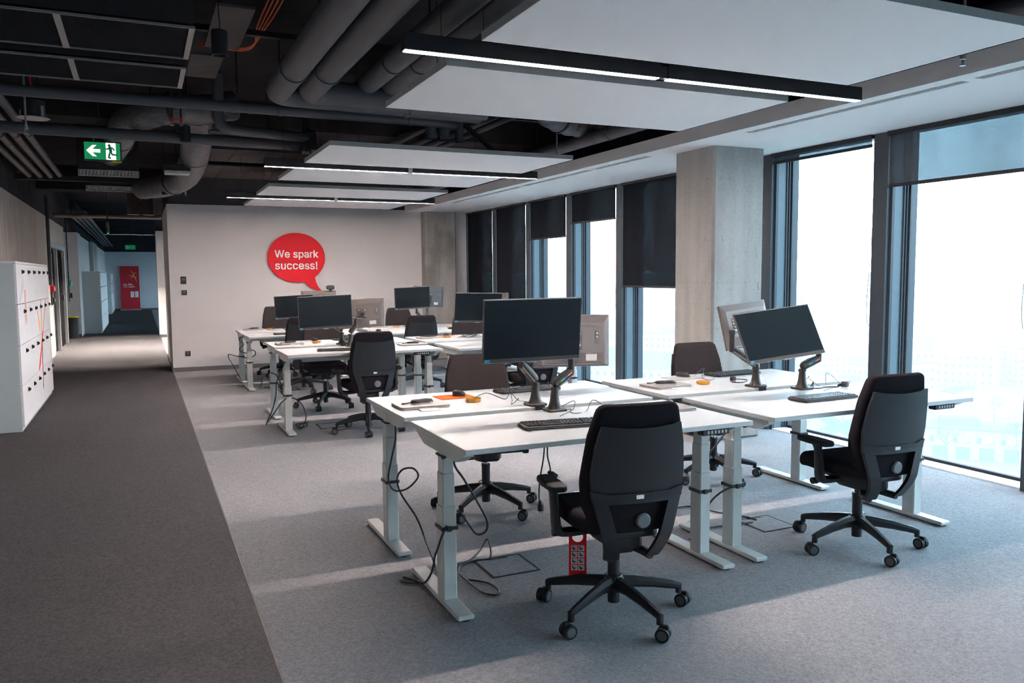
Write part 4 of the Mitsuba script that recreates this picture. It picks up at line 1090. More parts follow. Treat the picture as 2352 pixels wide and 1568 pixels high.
hang('power_cable', [[1.30, 8.37, 0.36], [1.267, 8.3, 0.35], [1.231, 8.25, 0.335], [1.18, 8.2, 0.283], [1.121, 8.2, 0.2], [1.09, 8.2, 0.16]], 0.006, 'black cable arching out from the tie of the middle desk leg')
hang('power_cable', [[1.36, 8.4, 0.36], [1.404, 8.35, 0.34], [1.446, 8.3, 0.29], [1.475, 8.3, 0.22], [1.478, 8.3, 0.14], [1.44, 8.35, 0.04], [1.45, 8.6, 0.008], [1.52, 8.8, 0.008], [1.57, 8.85, 0.008], [1.55, 8.65, 0.008], [1.48, 8.6, 0.008], [1.46, 8.8, 0.008], [1.6, 8.85, 0.008]], 0.006, 'black cable coiled on the carpet by the middle desk leg')
hang('power_cable', [[1.36, 12.8, 0.70], [1.30, 12.6, 0.66], [1.344, 12.4, 0.60], [1.288, 12.4, 0.555], [1.296, 12.4, 0.50], [1.37, 12.35, 0.48], [1.44, 12.2, 0.53], [1.47, 12.1, 0.50], [1.43, 12.0, 0.46], [1.32, 11.95, 0.45], [1.21, 12.3, 0.45], [1.16, 12.7, 0.44], [1.16, 12.75, 0.38], [1.20, 12.75, 0.30], [1.26, 12.7, 0.18], [1.33, 12.6, 0.02]], 0.006, 'black cable looping around the rear aisle-side desk legs')
hang('floor_cable', [[1.50, 12.0, 0.008], [1.56, 12.3, 0.008], [1.60, 12.4, 0.14], [1.66, 12.35, 0.12], [1.70, 12.1, 0.008], [1.80, 12.2, 0.008], [1.82, 12.0, 0.008], [1.7, 11.9, 0.008], [1.56, 11.95, 0.008]], 0.006, 'black cable heaped on the carpet under the rear aisle-side desk')

# floor boxes
def floor_box(x0, x1, y0, y1, lab):
    key = num('floor_box')
    put(key, 'lid', shape(bx(x0 + 0.012, x1 - 0.012, y0 + 0.012, y1 - 0.012, 0.0, 0.004, 0.001), 'carpet_light', False))
    put(key, 'frame', shape(cat([bx(x0, x1, y0, y0 + 0.009, 0, 0.0045), bx(x0, x1, y1 - 0.009, y1, 0, 0.0045), bx(x0, x0 + 0.009, y0, y1, 0, 0.0045), bx(x1 - 0.009, x1, y0, y1, 0, 0.0045)]), 'plastic', False))
    put(key, 'cable_flap', shape(bx((x0 + x1) / 2 - 0.06, (x0 + x1) / 2 + 0.06, y1 - 0.03, y1 - 0.012, 0.003, 0.0055, 0.001), 'plastic', False))
    tag(key, lab, 'floor box', 'floor boxes in the carpet')


floor_box(1.63, 1.91, 3.83, 4.11, 'square floor box with carpet lid under the closest desk, cable entering it')
floor_box(3.44, 3.70, 3.80, 4.07, 'square floor box with carpet lid under the desk nearest the window')
floor_box(1.66, 1.94, 8.45, 8.75, 'square floor box with carpet lid under the middle aisle-side desks')
floor_box(1.70, 1.98, 11.5, 11.8, 'square floor box with carpet lid under the rear aisle-side desks')

# ---------------------------------------------------------------- on the walls
sign = num('speech_bubble_sign')
el = shapely.Point(0, 0).buffer(1, 64)
el = shapely.affinity.scale(el, 0.497, 0.435)
tail = Polygon([(0.10, -0.36), (0.16, -0.475), (0.26, -0.545), (0.435, -0.60), (0.37, -0.52), (0.33, -0.44), (0.305, -0.32)])
bub = unary_union([el, tail]).buffer(0.004).buffer(-0.004)
SB = np.eye(4)
SB[:3, :3] = np.stack([[1, 0, 0], [0, 0, 1], [0, -1, 0]], 1)     # x right, y up the wall, z out of the wall
SB[:3, 3] = [2.53, YB - 0.03, 1.915]
put(sign, 'panel', shape(extrude(bub, 0.022), 'red', False), to=SB)
for text, z0, wid, x0 in (('We spark', 0.005, 0.755, -0.375), ('success!', -0.20, 0.735, -0.375)):
    t = meshkit.text_mesh(text, 0.12, 0.003, bold=True)
    t.apply_translation(-t.bounds[0] * [1, 0, 1])
    t.apply_scale([wid / t.extents[0], wid / t.extents[0], 1])
    t.apply_translation([x0, z0, 0.0215])
    put(sign, 'lettering', shape(t, 'white', False), 'white lettering', to=SB)
for x, z in ((-0.25, 0.2), (0.25, 0.2), (0.0, -0.3)):
    put(sign, 'spacer', shape(moved(cyl((x, z, -0.03), (x, z, 0.0), 0.015, 12)), 'black_paint', False), to=SB)
tag(sign, 'red speech bubble sign reading We spark success! on the white back wall', 'sign')

for name, x, z, w, h, lab, c in [('thermostat', 0.665, 1.535, 0.085, 0.125, 'black thermostat with small display on the back wall, highest of the column', 'thermostat'),
                                 ('card_switch', 0.67, 1.33, 0.082, 0.082, 'square black wall switch below the thermostat', 'switch'),
                                 ('wall_socket', 0.69, 0.30, 0.082, 0.082, 'square black wall socket near the floor below the switch', 'socket')]:
    k = num(name)
    put(k, 'plate', shape(bx(x - w / 2, x + w / 2, YB - 0.016, YB, z - h / 2, z + h / 2, 0.004), 'black_paint', False))
    if name == 'thermostat':
        put(k, 'display', shape(bx(x - 0.028, x + 0.028, YB - 0.018, YB - 0.015, z - 0.01, z + 0.04), 'recess', False))
        put(k, 'display__digits', shape(cat([bx(x - 0.018 + i * 0.012, x - 0.012 + i * 0.012, YB - 0.0186, YB - 0.0178, z + 0.008, z + 0.026) for i in range(3)]), 'label_grey', False), kind='stuff')
    else:
        put(k, 'insert', shape(bx(x - 0.026, x + 0.026, YB - 0.018, YB - 0.015, z - 0.026, z + 0.026, 0.002), 'recess', False))
        put(k, 'mark', shape(bx(x - 0.02, x + 0.02, YB - 0.0186, YB - 0.0178, z + 0.018, z + 0.024), 'label_grey', False))
    tag(k, lab, c)

# ---------------------------------------------------------------- lockers
def lockers(x0, x1, y0, y1, h, rows_, cols, lab, art=False, dark=False):
    key = num('locker_bank')
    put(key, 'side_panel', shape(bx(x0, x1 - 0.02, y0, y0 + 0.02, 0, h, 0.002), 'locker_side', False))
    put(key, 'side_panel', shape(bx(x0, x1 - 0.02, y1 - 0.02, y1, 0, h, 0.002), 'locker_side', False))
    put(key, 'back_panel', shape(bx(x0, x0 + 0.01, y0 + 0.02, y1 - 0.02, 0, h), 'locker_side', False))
    put(key, 'top_panel', shape(bx(x0, x1 - 0.002, y0, y1, h - 0.02, h + 0.004, 0.002), 'locker_white', False))
    put(key, 'carcass', shape(bx(x0 + 0.01, x1 - 0.024, y0 + 0.02, y1 - 0.02, 0.05, h - 0.02), 'recess', False))
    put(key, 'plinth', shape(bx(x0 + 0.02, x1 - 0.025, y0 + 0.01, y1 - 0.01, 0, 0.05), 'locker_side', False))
    cw, rh = (y1 - y0) / cols, (h - 0.05 - 0.02) / rows_
    for r in range(rows_):
        for c in range(cols):
            a, z = y0 + c * cw, 0.05 + r * rh
            d = put(key, 'door', shape(bx(x1 - 0.022, x1, a + 0.0012, a + cw - 0.0012, z + (0.003 if not dark else 0.006), z + rh - (0.003 if not dark else 0.012), 0.002), 'locker_white', False))
            if not dark:
                yk = a + cw - 0.07
                put(d, 'handle', shape(cat([bx(x1, x1 + 0.010, yk - 0.026, yk + 0.026, z + rh - 0.105, z + rh - 0.062, 0.003), cyl((x1 + 0.009, yk, z + rh - 0.083), (x1 + 0.024, yk, z + rh - 0.083), 0.014, 14)]), 'black_paint', 35))
    tag(key, lab, 'locker', 'white locker banks along the aisle')
    return key


lk = lockers(XW + 0.004, -1.15, 9.70, 12.83, 1.765, 4, 6, 'white locker bank with coloured stroke print, nearest one, against the concrete wall')
strokes = [([[10.218, 1.632], [10.216, 1.508], [9.803, 1.267], [9.86, 1.368]], 'lilac_print'), ([[10.251, 1.466], [10.359, 1.465], [10.354, 1.106], [10.259, 1.093]], 'rose_print'), ([[11.323, 1.235], [11.407, 1.185], [11.611, 1.002], [11.507, 0.937]], 'amber_print'),
           ([[11.79, 1.33], [11.86, 1.33], [11.75, 0.80], [11.68, 0.80]], 'rose_print'), ([[11.75, 0.80], [11.68, 0.80], [11.56, 0.215], [11.62, 0.215]], 'plum_print'), ([[12.30, 1.30], [12.44, 1.31], [11.95, 0.93], [11.85, 0.93]], 'rose_print'), ([[11.95, 0.93], [11.85, 0.93], [11.22, 0.51], [11.25, 0.475], [11.38, 0.514]], 'red_print')]
for pts, m in strokes:
    g = extrude(Polygon(pts).buffer(0), 0.0012)
    g.vertices = np.stack([g.vertices[:, 2] - 1.1502, g.vertices[:, 0], g.vertices[:, 1]], 1)
    g.fix_normals()
    put(lk, 'printed_stroke', shape(g, m, False), 'printed colour stroke')
lockers(-1.525, -1.02, 25.9, 30.8, 1.765, 4, 8, 'white locker bank with dark shelf lines, farther along the corridor', dark=True)
lockers(-1.465, -1.13, 39.2, 42.6, 1.765, 4, 5, 'narrow-looking locker bank closest to the corridor end wall', dark=True)

# ---------------------------------------------------------------- corridor furnishings
bn = num('roll_up_banner')
put(bn, 'sheet', shape(bx(-0.86, -0.03, 43.10, 43.106, 0.06, 2.12), 'banner_red', False))
put(bn, 'base', shape(bx(-0.90, 0.0, 43.02, 43.18, 0.0, 0.06, 0.01), 'steel', False))
put(bn, 'top_rail', shape(bx(-0.87, -0.02, 43.09, 43.115, 2.11, 2.14, 0.004), 'steel', False))
BM = np.eye(4)
BM[:3, :3] = SB[:3, :3]
BM[:3, 3] = [-0.86, 43.10, 0]
for t, z in (('For life.', 1.20), ('For work.', 1.09)):
    tm = meshkit.text_mesh(t, 0.085, 0.002, bold=True)
    tm.apply_translation([0.13, z, 0.0])
    put(bn, 'lettering', shape(tm, 'white', False), to=BM)
for a, b in (((0.50, 1.90), (0.72, 1.38)), ((0.40, 1.68), (0.74, 1.58)), ((0.68, 1.82), (0.48, 1.52))):
    put(bn, 'printed_stroke', shape(extrude(LineString([a, b]).buffer(0.016, cap_style=2), 0.002), 'amber_print', False), to=BM)
for x in (0.43, 0.62):
    put(bn, 'paper_sheet', shape(moved(bx(0, 0.155, 0, 0.29, 0, 0.003), x=x, y=0.62), 'white', False), to=BM)
tag(bn, 'red roll-up banner with white lettering at the far end of the corridor', 'banner')

bn = num('waste_bin')
put(bn, 'body', shape(moved(lathe([(0.13, 0.0), (0.135, 0.01), (0.155, 0.56), (0.15, 0.57), (0.148, 0.56), (0.13, 0.02), (0.001, 0.015)], 28), x=-1.66, y=24.2), 'black_paint', 35))
put(bn, 'bag_rim', shape(moved(lathe([(0.150, 0.545), (0.160, 0.55), (0.160, 0.58), (0.150, 0.583), (0.146, 0.55)], 28), x=-1.66, y=24.2), 'yellow', 35), 'yellow bag rim')
tag(bn, 'black waste bin with a yellow rim beside the corridor pier', 'bin')
for y, m, lab, z in [(18.6, 'red', 'red call point box on conduit before the lift door', 1.37), (23.1, 'green', 'green door release box on conduit past the lift door', 1.45)]:
    k = num('call_point')
    put(k, 'box', shape(bx(XW, XW + 0.07, y - 0.07, y + 0.09, z - 0.06, z + 0.07, 0.008), m, False))
    put(k, 'button', shape(bx(XW + 0.07, XW + 0.078, y - 0.035, y + 0.045, z - 0.03, z + 0.035, 0.004), 'white', False))
    tag(k, lab, 'call point', 'call points beside the lift door')
for y, lab in [(18.7, 'black reader box under the red call point'), (21.0, 'black reader box on the steel door post'), (23.4, 'black reader box under the green release')]:
    k = num('card_reader')
    put(k, 'box', shape(bx(XW, XW + 0.06, y - 0.06, y + 0.06, 1.08, 1.2, 0.006), 'black_paint', False))
    put(k, 'sensor', shape(bx(XW + 0.06, XW + 0.064, y - 0.03, y + 0.03, 1.12, 1.17), 'label_grey', False))
    tag(k, lab, 'card reader', 'card readers beside the lift door')
for i, (y, z0) in enumerate([(18.35, 1.45), (18.55, 1.05), (18.72, 1.05), (23.0, 1.0)]):
    k = single('conduit', tube([(XW + 0.016, y, 3.2), (XW + 0.016, y, z0)], 0.014, 10, smooth=False), 'black_paint', ['thin black conduit leading to the red call point', 'middle thin black conduit on the concrete wall', 'thin black conduit closest to the lift door', 'thin black conduit leading to the green release'][i], 'conduit', 'conduits beside the lift door')
    for z in (1.6, 2.1, 2.6):
        put(k, 'clip', shape(bx(XW, XW + 0.035, y - 0.02, y + 0.02, z - 0.012, z + 0.012, 0.002), 'black_paint', False))

# ---------------------------------------------------------------- services under the slab
def pipe(name, pts, r, lab, cat_='pipe', group=None, m='pipe', clamps=(), n=20, elbow=None, hang_at=()):
    """A pipe with rounded elbows; clamps are points on it with a direction."""
    p = [np.array(q, float) for q in pts]
    if elbow:
        q = [p[0]]
        for a, b, c in zip(p[:-2], p[1:-1], p[2:]):
            u, v = (a - b) / np.linalg.norm(a - b), (c - b) / np.linalg.norm(c - b)
            for t in np.linspace(0, 1, 9):
                q.append(b + u * elbow * (1 - t) ** 2 + v * elbow * t ** 2)
        q.append(p[-1])
        p = q
    key = num(name)
    put(key, 'run', shape(tube(p, r, n, smooth=False), m, 40))
    for c, d in clamps:
        c, d = np.array(c, float), np.array(d, float) / np.linalg.norm(d)
        put(key, 'clamp', shape(cyl(c - d * 0.018, c + d * 0.018, r * 1.10, n), m, 40))
    for c in hang_at:
        put(key, 'hanger_rod', shape(cyl((c[0], c[1], c[2] + r), (c[0], c[1], ZC), 0.006, 8), 'black_paint', False))
    return tag(key, lab, cat_, group)


G1 = 'large insulated pipes under the slab'
for i, (x, r, z, y1) in enumerate([(1.085, 0.10, 3.10, 7.02), (1.32, 0.10, 3.10, 6.82), (1.80, 0.085, 3.19, 7.30), (1.99, 0.08, 3.19, 7.12)]):
    lab = ['thick dark pipe bending sideways, closest to the aisle', 'thick dark pipe bending sideways, second from the aisle', 'dark pipe running over the nearest lamp end, third from the aisle', 'dark pipe running over the nearest lamp end, fourth from the aisle'][i]
    yb = [7.02, 6.86, 7.18, 7.02][i]
    pts = [(x, -2.0, z), (x, yb, z), (2.9, yb + 0.02, z - 0.02)] if i < 2 else [(x, -2.0, z), (x, yb, z), (3.1, yb + 0.02, z)]
    pipe('insulated_pipe', pts, r, lab, group=G1, elbow=0.15, clamps=[((x, 6.15 - 0.05 * i, z), (0, 1, 0)), ((x, 3.4, z), (0, 1, 0)), ((2.2, yb + 0.01, z - 0.01), (1, 0, 0))], n=24, hang_at=[(x, 5.2, z), (x, 2.8, z)])
pipe('sprinkler_pipe', [(-1.6, 7.19, 3.0), (2.55, 7.24, 3.0), (2.75, 7.3, 3.0), (2.85, 7.6, 3.05)], 0.043, 'long dark pipe crossing the aisle ceiling, the nearer of two', group='cross pipes over the aisle', clamps=[((0.70, 7.22, 3.0), (1, 0, 0)), ((0.76, 7.22, 3.0), (1, 0, 0)), ((0.90, 7.22, 3.0), (1, 0, 0)), ((1.15, 7.22, 3.0), (1, 0, 0)), ((2.3, 7.23, 3.0), (1, 0, 0))], hang_at=[(-0.75, 7.19, 3.0), (0.8, 7.22, 3.0), (1.15, 7.22, 3.0)])
pipe('sprinkler_pipe', [(-1.6, 8.93, 3.0), (1.62, 9.08, 3.0)], 0.055, 'long dark pipe crossing the aisle ceiling, the farther of two, above the exit sign', group='cross pipes over the aisle', hang_at=[(-0.8, 8.94, 3.0), (-0.3, 8.95, 3.0), (0.5, 9.0, 3.0), (1.3, 9.06, 3.0)], clamps=[((1.55, 9.08, 3.0), (1, 0, 0))])
pipe('drain_pipe', [(0.78, 8.7, 3.60), (0.78, 8.76, 3.08), (1.72, 9.0, 3.08), (1.80, 9.4, 3.2)], 0.055, 'dark pipe dropping from the slab and turning along the ceiling before the second lamp', elbow=0.14, clamps=[((1.0, 8.82, 3.08), (1, 0.25, 0))])
for i in range(3):
    k = pipe('thin_pipe', [(0.70, 8.90 + 0.05 * i, 3.07), (1.70, 9.02 + 0.05 * i, 3.07)], 0.014, ['thin dark pipe with a red and a blue band, nearest of three', 'thin dark pipe with coloured bands, middle of three', 'thin dark pipe with coloured bands, farthest of three'][i], group='thin banded pipes before the second lamp', n=10)
    for x, m in ((1.27, 'orange_print'), (1.35, 'blue')):
        if (i + (m == 'blue')) % 3 < 2:
            put(k, 'band', shape(cyl((x, 8.97 + 0.05 * i, 3.07), (x + 0.14, 8.987 + 0.05 * i, 3.07), 0.0155, 10), m, 40))
valve = num('valve_block')
put(valve, 'body', shape(cat([bx(1.66, 1.80, 8.98, 9.14, 2.94, 3.16, 0.02), cyl((1.70, 9.06, 2.90), (1.70, 9.06, 3.3), 0.04, 16)]), 'black_paint', 35))
put(valve, 'bracket', shape(cat([bx(1.64, 1.72, 8.97, 9.0, 2.90, 2.93), bx(1.74, 1.82, 8.97, 9.0, 2.91, 2.95)]), 'steel', False))
tag(valve, 'dark valve block at the end of the cross pipes, above the third raft', 'valve')
for i, (x, y, r, lab) in enumerate([(2.52, 7.30, 0.05, 'dark pipe stub with a square cap hanging below the raft edge, nearer one'), (2.66, 7.34, 0.06, 'dark pipe stub hanging below the raft edge, larger one'), (2.84, 7.40, 0.04, 'small dark pipe stub beside the hanging elbows')]):
    k = num('pipe_stub')
    put(k, 'stub', shape(cyl((x, y, 2.88), (x, y, 3.1), r, 20), 'pipe', 40))
    put(k, 'cap', shape(bx(x - r * 0.9, x + r * 0.9, y - r * 0.9, y + r * 0.9, 2.86, 2.885, 0.004), 'pipe', False))
    tag(k, lab, 'pipe', 'pipe stubs past the second raft')
# left bundle along the wall
for i, (x, z, m) in enumerate([(-1.02, 3.14, 'pipe'), (-1.14, 3.12, 'pipe_brown'), (-1.28, 3.12, 'pipe_brown'), (-1.42, 3.12, 'pipe_brown')]):
    k = pipe('wall_pipe', [(x, 2.0, z), (x - 0.02, 14.15, z)], 0.038, ['dark pipe along the left wall, innermost of four', 'dark pipe along the left wall, second from the aisle', 'dark pipe along the left wall, third from the aisle', 'dark pipe along the left wall, closest to the concrete'][i], group='four pipes along the left wall', m=m, clamps=[((x, 8.0, z), (0, 1, 0)), ((x, 10.2, z), (0, 1, 0))], n=14)
    put(k, 'rivet', shape(trimesh.creation.icosphere(1, 0.008).apply_translation((x + 0.02, 10.9, z - 0.035)), 'brass', 40))
bm = num('cross_channel')
put(bm, 'channel', shape(bx(XW, -0.1, 14.15, 14.22, 3.06, 3.14, 0.004), 'black_paint', False))
put(bm, 'drop', shape(bx(-0.75, -0.70, 14.15, 14.2, 3.1, ZC), 'black_paint', False))
tag(bm, 'black steel channel across the aisle where the four wall pipes end', 'bracket')
for i, x in enumerate((-1.05, -1.16, -1.27, -1.38)):
    pipe('corridor_pipe', [(x, 20.4, 3.03), (x - 0.05, 42.0, 3.03)], 0.04, f'dark pipe running down the corridor ceiling, {["innermost", "second", "third", "outermost"][i]} of four', group='four pipes down the corridor', n=10)
pipe('corridor_pipe', [(XW, 20.0, 2.93), (0.5, 20.1, 2.93)], 0.05, 'brownish pipe crossing the corridor below two hanging duct ends', m='pipe_brown', group='corridor cross pipe')
for i, x in enumerate((-0.06, 0.20)):
    k = num('duct_drop')
    put(k, 'sleeve', shape(lathe([(0.115, 2.80), (0.12, 2.81), (0.12, 3.05), (0.105, 3.07), (0.105, 3.55)], 24).apply_translation((x, 17.5, 0)), 'pipe_brown', 40))
    put(k, 'collar', shape(cyl((x, 17.5, 2.95), (x, 17.5, 2.97), 0.128, 24), 'pipe_brown', 40))
    tag(k, ['hanging duct end over the corridor, closer to the lockers', 'hanging duct end over the corridor, closer to the back wall'][i], 'duct', 'hanging duct ends over the corridor')

# flexible ducts, wrapped in dark foil
def flex(pts, r, lab, ribs=True):
    p = smooth_path(pts, 14)
    n = len(p)
    s = np.concatenate([[0], np.cumsum(np.linalg.norm(np.diff(p, axis=0), axis=1))])
    rr = r * (1 + 0.035 * np.sin(s * 46) + 0.06 * (meshkit.noise(np.stack([s * 5, s * 0, s * 0], 1)) - 0.5))
    t, A, B = frames(p)
    a = np.arange(22) * 2 * math.pi / 22
    v = (p[:, None] + rr[:, None, None] * (np.cos(a)[None, :, None] * A[:, None] + np.sin(a)[None, :, None] * B[:, None])).reshape(-1, 3)
    key = num('flexible_duct')
    put(key, 'hose', shape(skin(v, n, 22), 'duct', 60))
    for q in (0.3, 0.7):
        i = int(n * q)
        put(key, 'strap', shape(cyl(p[i] - t[i] * 0.012, p[i] + t[i] * 0.012, r * 1.06, 22), 'black_paint', 40))
    return tag(key, lab, 'duct', 'foil-wrapped flexible ducts')


flex([(0.95, 8.95, 3.35), (0.62, 8.85, 3.26), (0.36, 8.75, 3.24), (0.10, 8.95, 3.20), (-0.06, 9.5, 3.19), (-0.14, 10.5, 3.19), (-0.22, 11.5, 3.21), (-0.28, 12.21, 3.23)], 0.15, 'foil-wrapped flexible duct curving over the exit sign')
flex([(0.62, 9.4, 3.35), (0.66, 10.2, 3.16), (0.68, 11.4, 3.06), (0.62, 12.7, 3.0), (0.40, 13.5, 2.98), (0.08, 14.0, 2.97)], 0.17, 'foil-wrapped flexible duct bending towards the louvred box')
flex([(3.6, 7.4, 3.42), (4.0, 7.65, 3.26), (4.4, 7.72, 3.22), (4.8, 7.55, 3.24), (5.3, 7.2, 3.3)], 0.17, 'foil-wrapped flexible duct sagging over the second raft by the soffit')
pipe('insulated_pipe', [(4.40, 1.0, 3.02), (4.40, 13.5, 3.02)], 0.07, 'dark pipe running along the top of the white soffit', group=G1, clamps=[((4.40, 7.2, 3.02), (0, 1, 0))])
for i, x in enumerate((3.0, 3.25, 3.45, 3.62)):
    pipe('slab_pipe', [(x, 2.0, 3.25), (x, 13.0, 3.25)], 0.04, f'dark pipe under the slab between the second and third rafts, {["first", "second", "third", "fourth"][i]} from the aisle', group='pipes over the second raft', n=12)
br = num('cross_brace')
put(br, 'strut', shape(bar([(2.6, 7.9, 3.5), (3.55, 8.2, 2.92)], 0.05, 0.05, (0, 1, 0)), 'black_paint', False))
put(br, 'strut', shape(bar([(3.6, 7.9, 3.4), (2.5, 8.3, 3.05)], 0.04, 0.04, (0, 1, 0)), 'black_paint', False))
tag(br, 'dark diagonal steel brace seen in the gap past the second raft', 'brace')
for i, (y, x0, x1, z) in enumerate([(2.2, -1.6, 3.5, 3.40), (4.3, 0.4, 4.2, 3.36), (6.35, 0.4, 4.4, 3.36), (8.3, 1.4, 4.4, 3.30), (11.0, 0.9, 4.4, 3.2)]):
    k = num('slotted_rail')
    put(k, 'rail', shape(cat([bx(x0, x1, y, y + 0.05, z, z + 0.004), bx(x0, x1, y, y + 0.004, z, z + 0.04), bx(x0, x1, y + 0.046, y + 0.05, z, z + 0.04)]), 'black_paint', False))
    for x in (x0 + 0.2, x1 - 0.2):
        put(k, 'hanger_rod', shape(cyl((x, y + 0.025, z), (x, y + 0.025, ZC), 0.006, 8), 'black_paint', False))
    tag(k, ['black support rail nearest the camera under the slab', 'black support rail over the nearest lamp', 'black support rail at the pipe bends', 'black support rail before the third raft', 'black support rail over the grey boards'][i], 'rail', 'black support rails under the slab')
# grey boards under the slab over the aisle side of the far rafts
for i, (y0, y1) in enumerate([(11.3, 12.5), (13.0, 14.6)]):
    for j in range(4):
        single('grey_board', bx(0.80 + 0.42 * j, 1.215 + 0.42 * j, y0, y1, 3.24, 3.26, 0.002), 'board_grey', f'grey board under the slab, {["nearer", "farther"][i]} row, {["first", "second", "third", "fourth"][j]} from the aisle', 'board', 'grey boards under the slab', False)
for i, (x0, x1, y0, y1, lab) in enumerate([(0.50, 0.74, 5.5, 6.5, 'grey board beside the mesh ceiling grilles, nearer one'), (0.42, 0.66, 6.75, 7.5, 'grey board beside the mesh ceiling grilles, farther one')]):
    single('grey_board', bx(x0, x1, y0, y1, 3.28, 3.30, 0.002), 'board_grey', lab, 'board', 'grey boards beside the grilles', False)

# ceiling grilles over the aisle, with light aluminium frames
def grille(y0, y1, lab):
    key = num('ceiling_grille')
    x0, x1, z = -1.6, 0.345, 3.0
    for a, b in ((x0, -0.37), (-0.33, x1)):
        g = put(key, 'mesh_panel', shape(bx(a, b, y0 + 0.02, y1 - 0.02, z + 0.012, z + 0.02), 'grille_mesh', False))
        put(g, 'lamella', shape(cat([bx(a, b, y, y + 0.004, z + 0.004, z + 0.013) for y in np.arange(y0 + 0.03, y1 - 0.03, 0.016)]), 'grille_mesh', False), kind='stuff')
    put(key, 'frame', shape(cat([bx(x0, x1, y0, y0 + 0.008, z, z + 0.014), bx(x0, x1, y1 - 0.008, y1, z, z + 0.014)]), 'alu_dim', False))
    put(key, 'end_strip', shape(bx(x1 - 0.032, x1, y0, y1, z, z + 0.008), 'alu_dim', False))
    put(key, 'middle_strip', shape(bx(-0.368, -0.332, y0, y1, z, z + 0.008), 'alu_dim', False))
    put(key, 'box', shape(bx(x0, x1 - 0.005, y0 + 0.01, y1 - 0.01, z + 0.03, z + 0.40), 'black_paint', False))
    tag(key, lab, 'grille', 'dark mesh ceiling grilles')


grille(5.06, 5.78, 'dark mesh ceiling grille with an aluminium frame, nearer of the pair')
grille(6.05, 6.68, 'dark mesh ceiling grille with an aluminium frame, farther of the pair')

# cylinder downlights on cords
for x, y, zb, r, h, lab in [(0.505, 5.40, 2.95, 0.048, 0.145, 'black cylinder downlight hanging beside the mesh grilles'), (0.475, 8.9, 2.95, 0.05, 0.15, 'black cylinder downlight hanging at the farther cross pipe'), (0.40, 13.3, 2.82, 0.05, 0.15, 'black cylinder downlight hanging below the flexible duct near the back wall')]:
    k = num('pendant_downlight')
    put(k, 'body', shape(lathe([(r * 0.86, zb + 0.02), (r * 0.88, zb), (r, zb), (r, zb + h), (r * 0.9, zb + h + 0.006), (0.008, zb + h + 0.01)], 32).apply_translation((x, y, 0)), 'plastic_shell', 40))
    put(k, 'reflector', shape(cyl((x, y, zb + 0.018), (x, y, zb + 0.022), r * 0.86, 28), 'black_paint', 40))
    put(k, 'cord', shape(tube([(x, y, zb + h), (x + 0.004, y, zb + h + 0.05), (x - 0.003, y, zb + h + 0.2), (x, y, ZC)], 0.003, 6), 'cable', 40))
    tag(k, lab, 'lamp', 'black cylinder downlights')

for i, (x, y) in enumerate([(0.05, 18.6), (0.05, 20.2), (0.05, 21.8)]):
    k = num('recessed_spot')
    put(k, 'can', shape(lathe([(0.055, 2.98), (0.06, 2.98), (0.062, 3.15), (0.01, 3.16)], 20).apply_translation((x, y, 0)), 'black_paint', 40))
    put(k, 'rod', shape(cyl((x, y, 3.15), (x, y, ZC), 0.008, 8), 'black_paint', False))
    scene[k + '_beam'] = {'type': 'spot', 'intensity': rgb(104, 86, 72), 'cutoff_angle': 47.0, 'beam_width': 30.0, 'to_world': T().look_at(origin=[x, y, 2.97], target=[x - 0.25, y, 0], up=[0, 1, 0])}
    tag(k, f'black ceiling spot lighting the corridor carpet, {["nearest", "middle", "farthest"][i]} of three', 'lamp', 'corridor ceiling spots')

# speaker can with white flange, sprinkler heads, detectors
k = num('ceiling_speaker')
put(k, 'can', shape(lathe([(0.085, 2.905), (0.088, 2.91), (0.088, 3.04), (0.07, 3.06), (0.02, 3.065)], 32).apply_translation((-0.74, 7.8, 0)), 'black_paint', 40))
put(k, 'flange', shape(lathe([(0.02, 2.898), (0.112, 2.897), (0.122, 2.902), (0.112, 2.907), (0.08, 2.907)], 36).apply_translation((-0.74, 7.8, 0)), 'alu_dim', 40), 'pale round flange')
put(k, 'bracket', shape(cat([bx(-0.835, -0.825, 7.78, 7.80, 2.907, 2.96), bx(-0.675, -0.655, 7.70, 7.72, 2.907, 2.99)]), 'steel', False))
put(k, 'red_cable', shape(tube([(-0.74, 7.8, 3.06), (-0.745, 7.8, 3.15), (-0.75, 7.78, 3.3), (-0.75, 7.78, ZC)], 0.006, 8), 'red', 40), 'red cable')
tag(k, 'black ceiling speaker can with a pale flange over the aisle', 'speaker')


def sprinkler(x, y, z, lab, long_=0.35, red=False):
    k = num('fire_sprinkler')
    put(k, 'drop_pipe', shape(cyl((x, y, z + 0.05), (x, y, z + long_), 0.008, 10), 'alu_dim' if not red else 'black_paint', 40))
    put(k, 'socket', shape(cat([cyl((x, y, z + 0.035), (x, y, z + 0.055), 0.016, 14), cyl((x, y, z + 0.055), (x, y, z + 0.075), 0.011, 14)]), 'red' if red else 'steel', 40))
    put(k, 'frame', shape(cat([bar([(x - 0.010, y, z + 0.036), (x - 0.011, y, z + 0.015), (x, y, z + 0.006)], 0.004, 0.004, (0, 1, 0)), bar([(x + 0.010, y, z + 0.036), (x + 0.011, y, z + 0.015), (x, y, z + 0.006)], 0.004, 0.004, (0, 1, 0)), cyl((x, y, z + 0.01), (x, y, z + 0.036), 0.003, 8)]), 'chrome', 40))
    put(k, 'deflector', shape(cyl((x, y, z), (x, y, z + 0.004), 0.016, 16), 'chrome', 40))
    tag(k, lab, 'sprinkler', 'sprinkler heads')


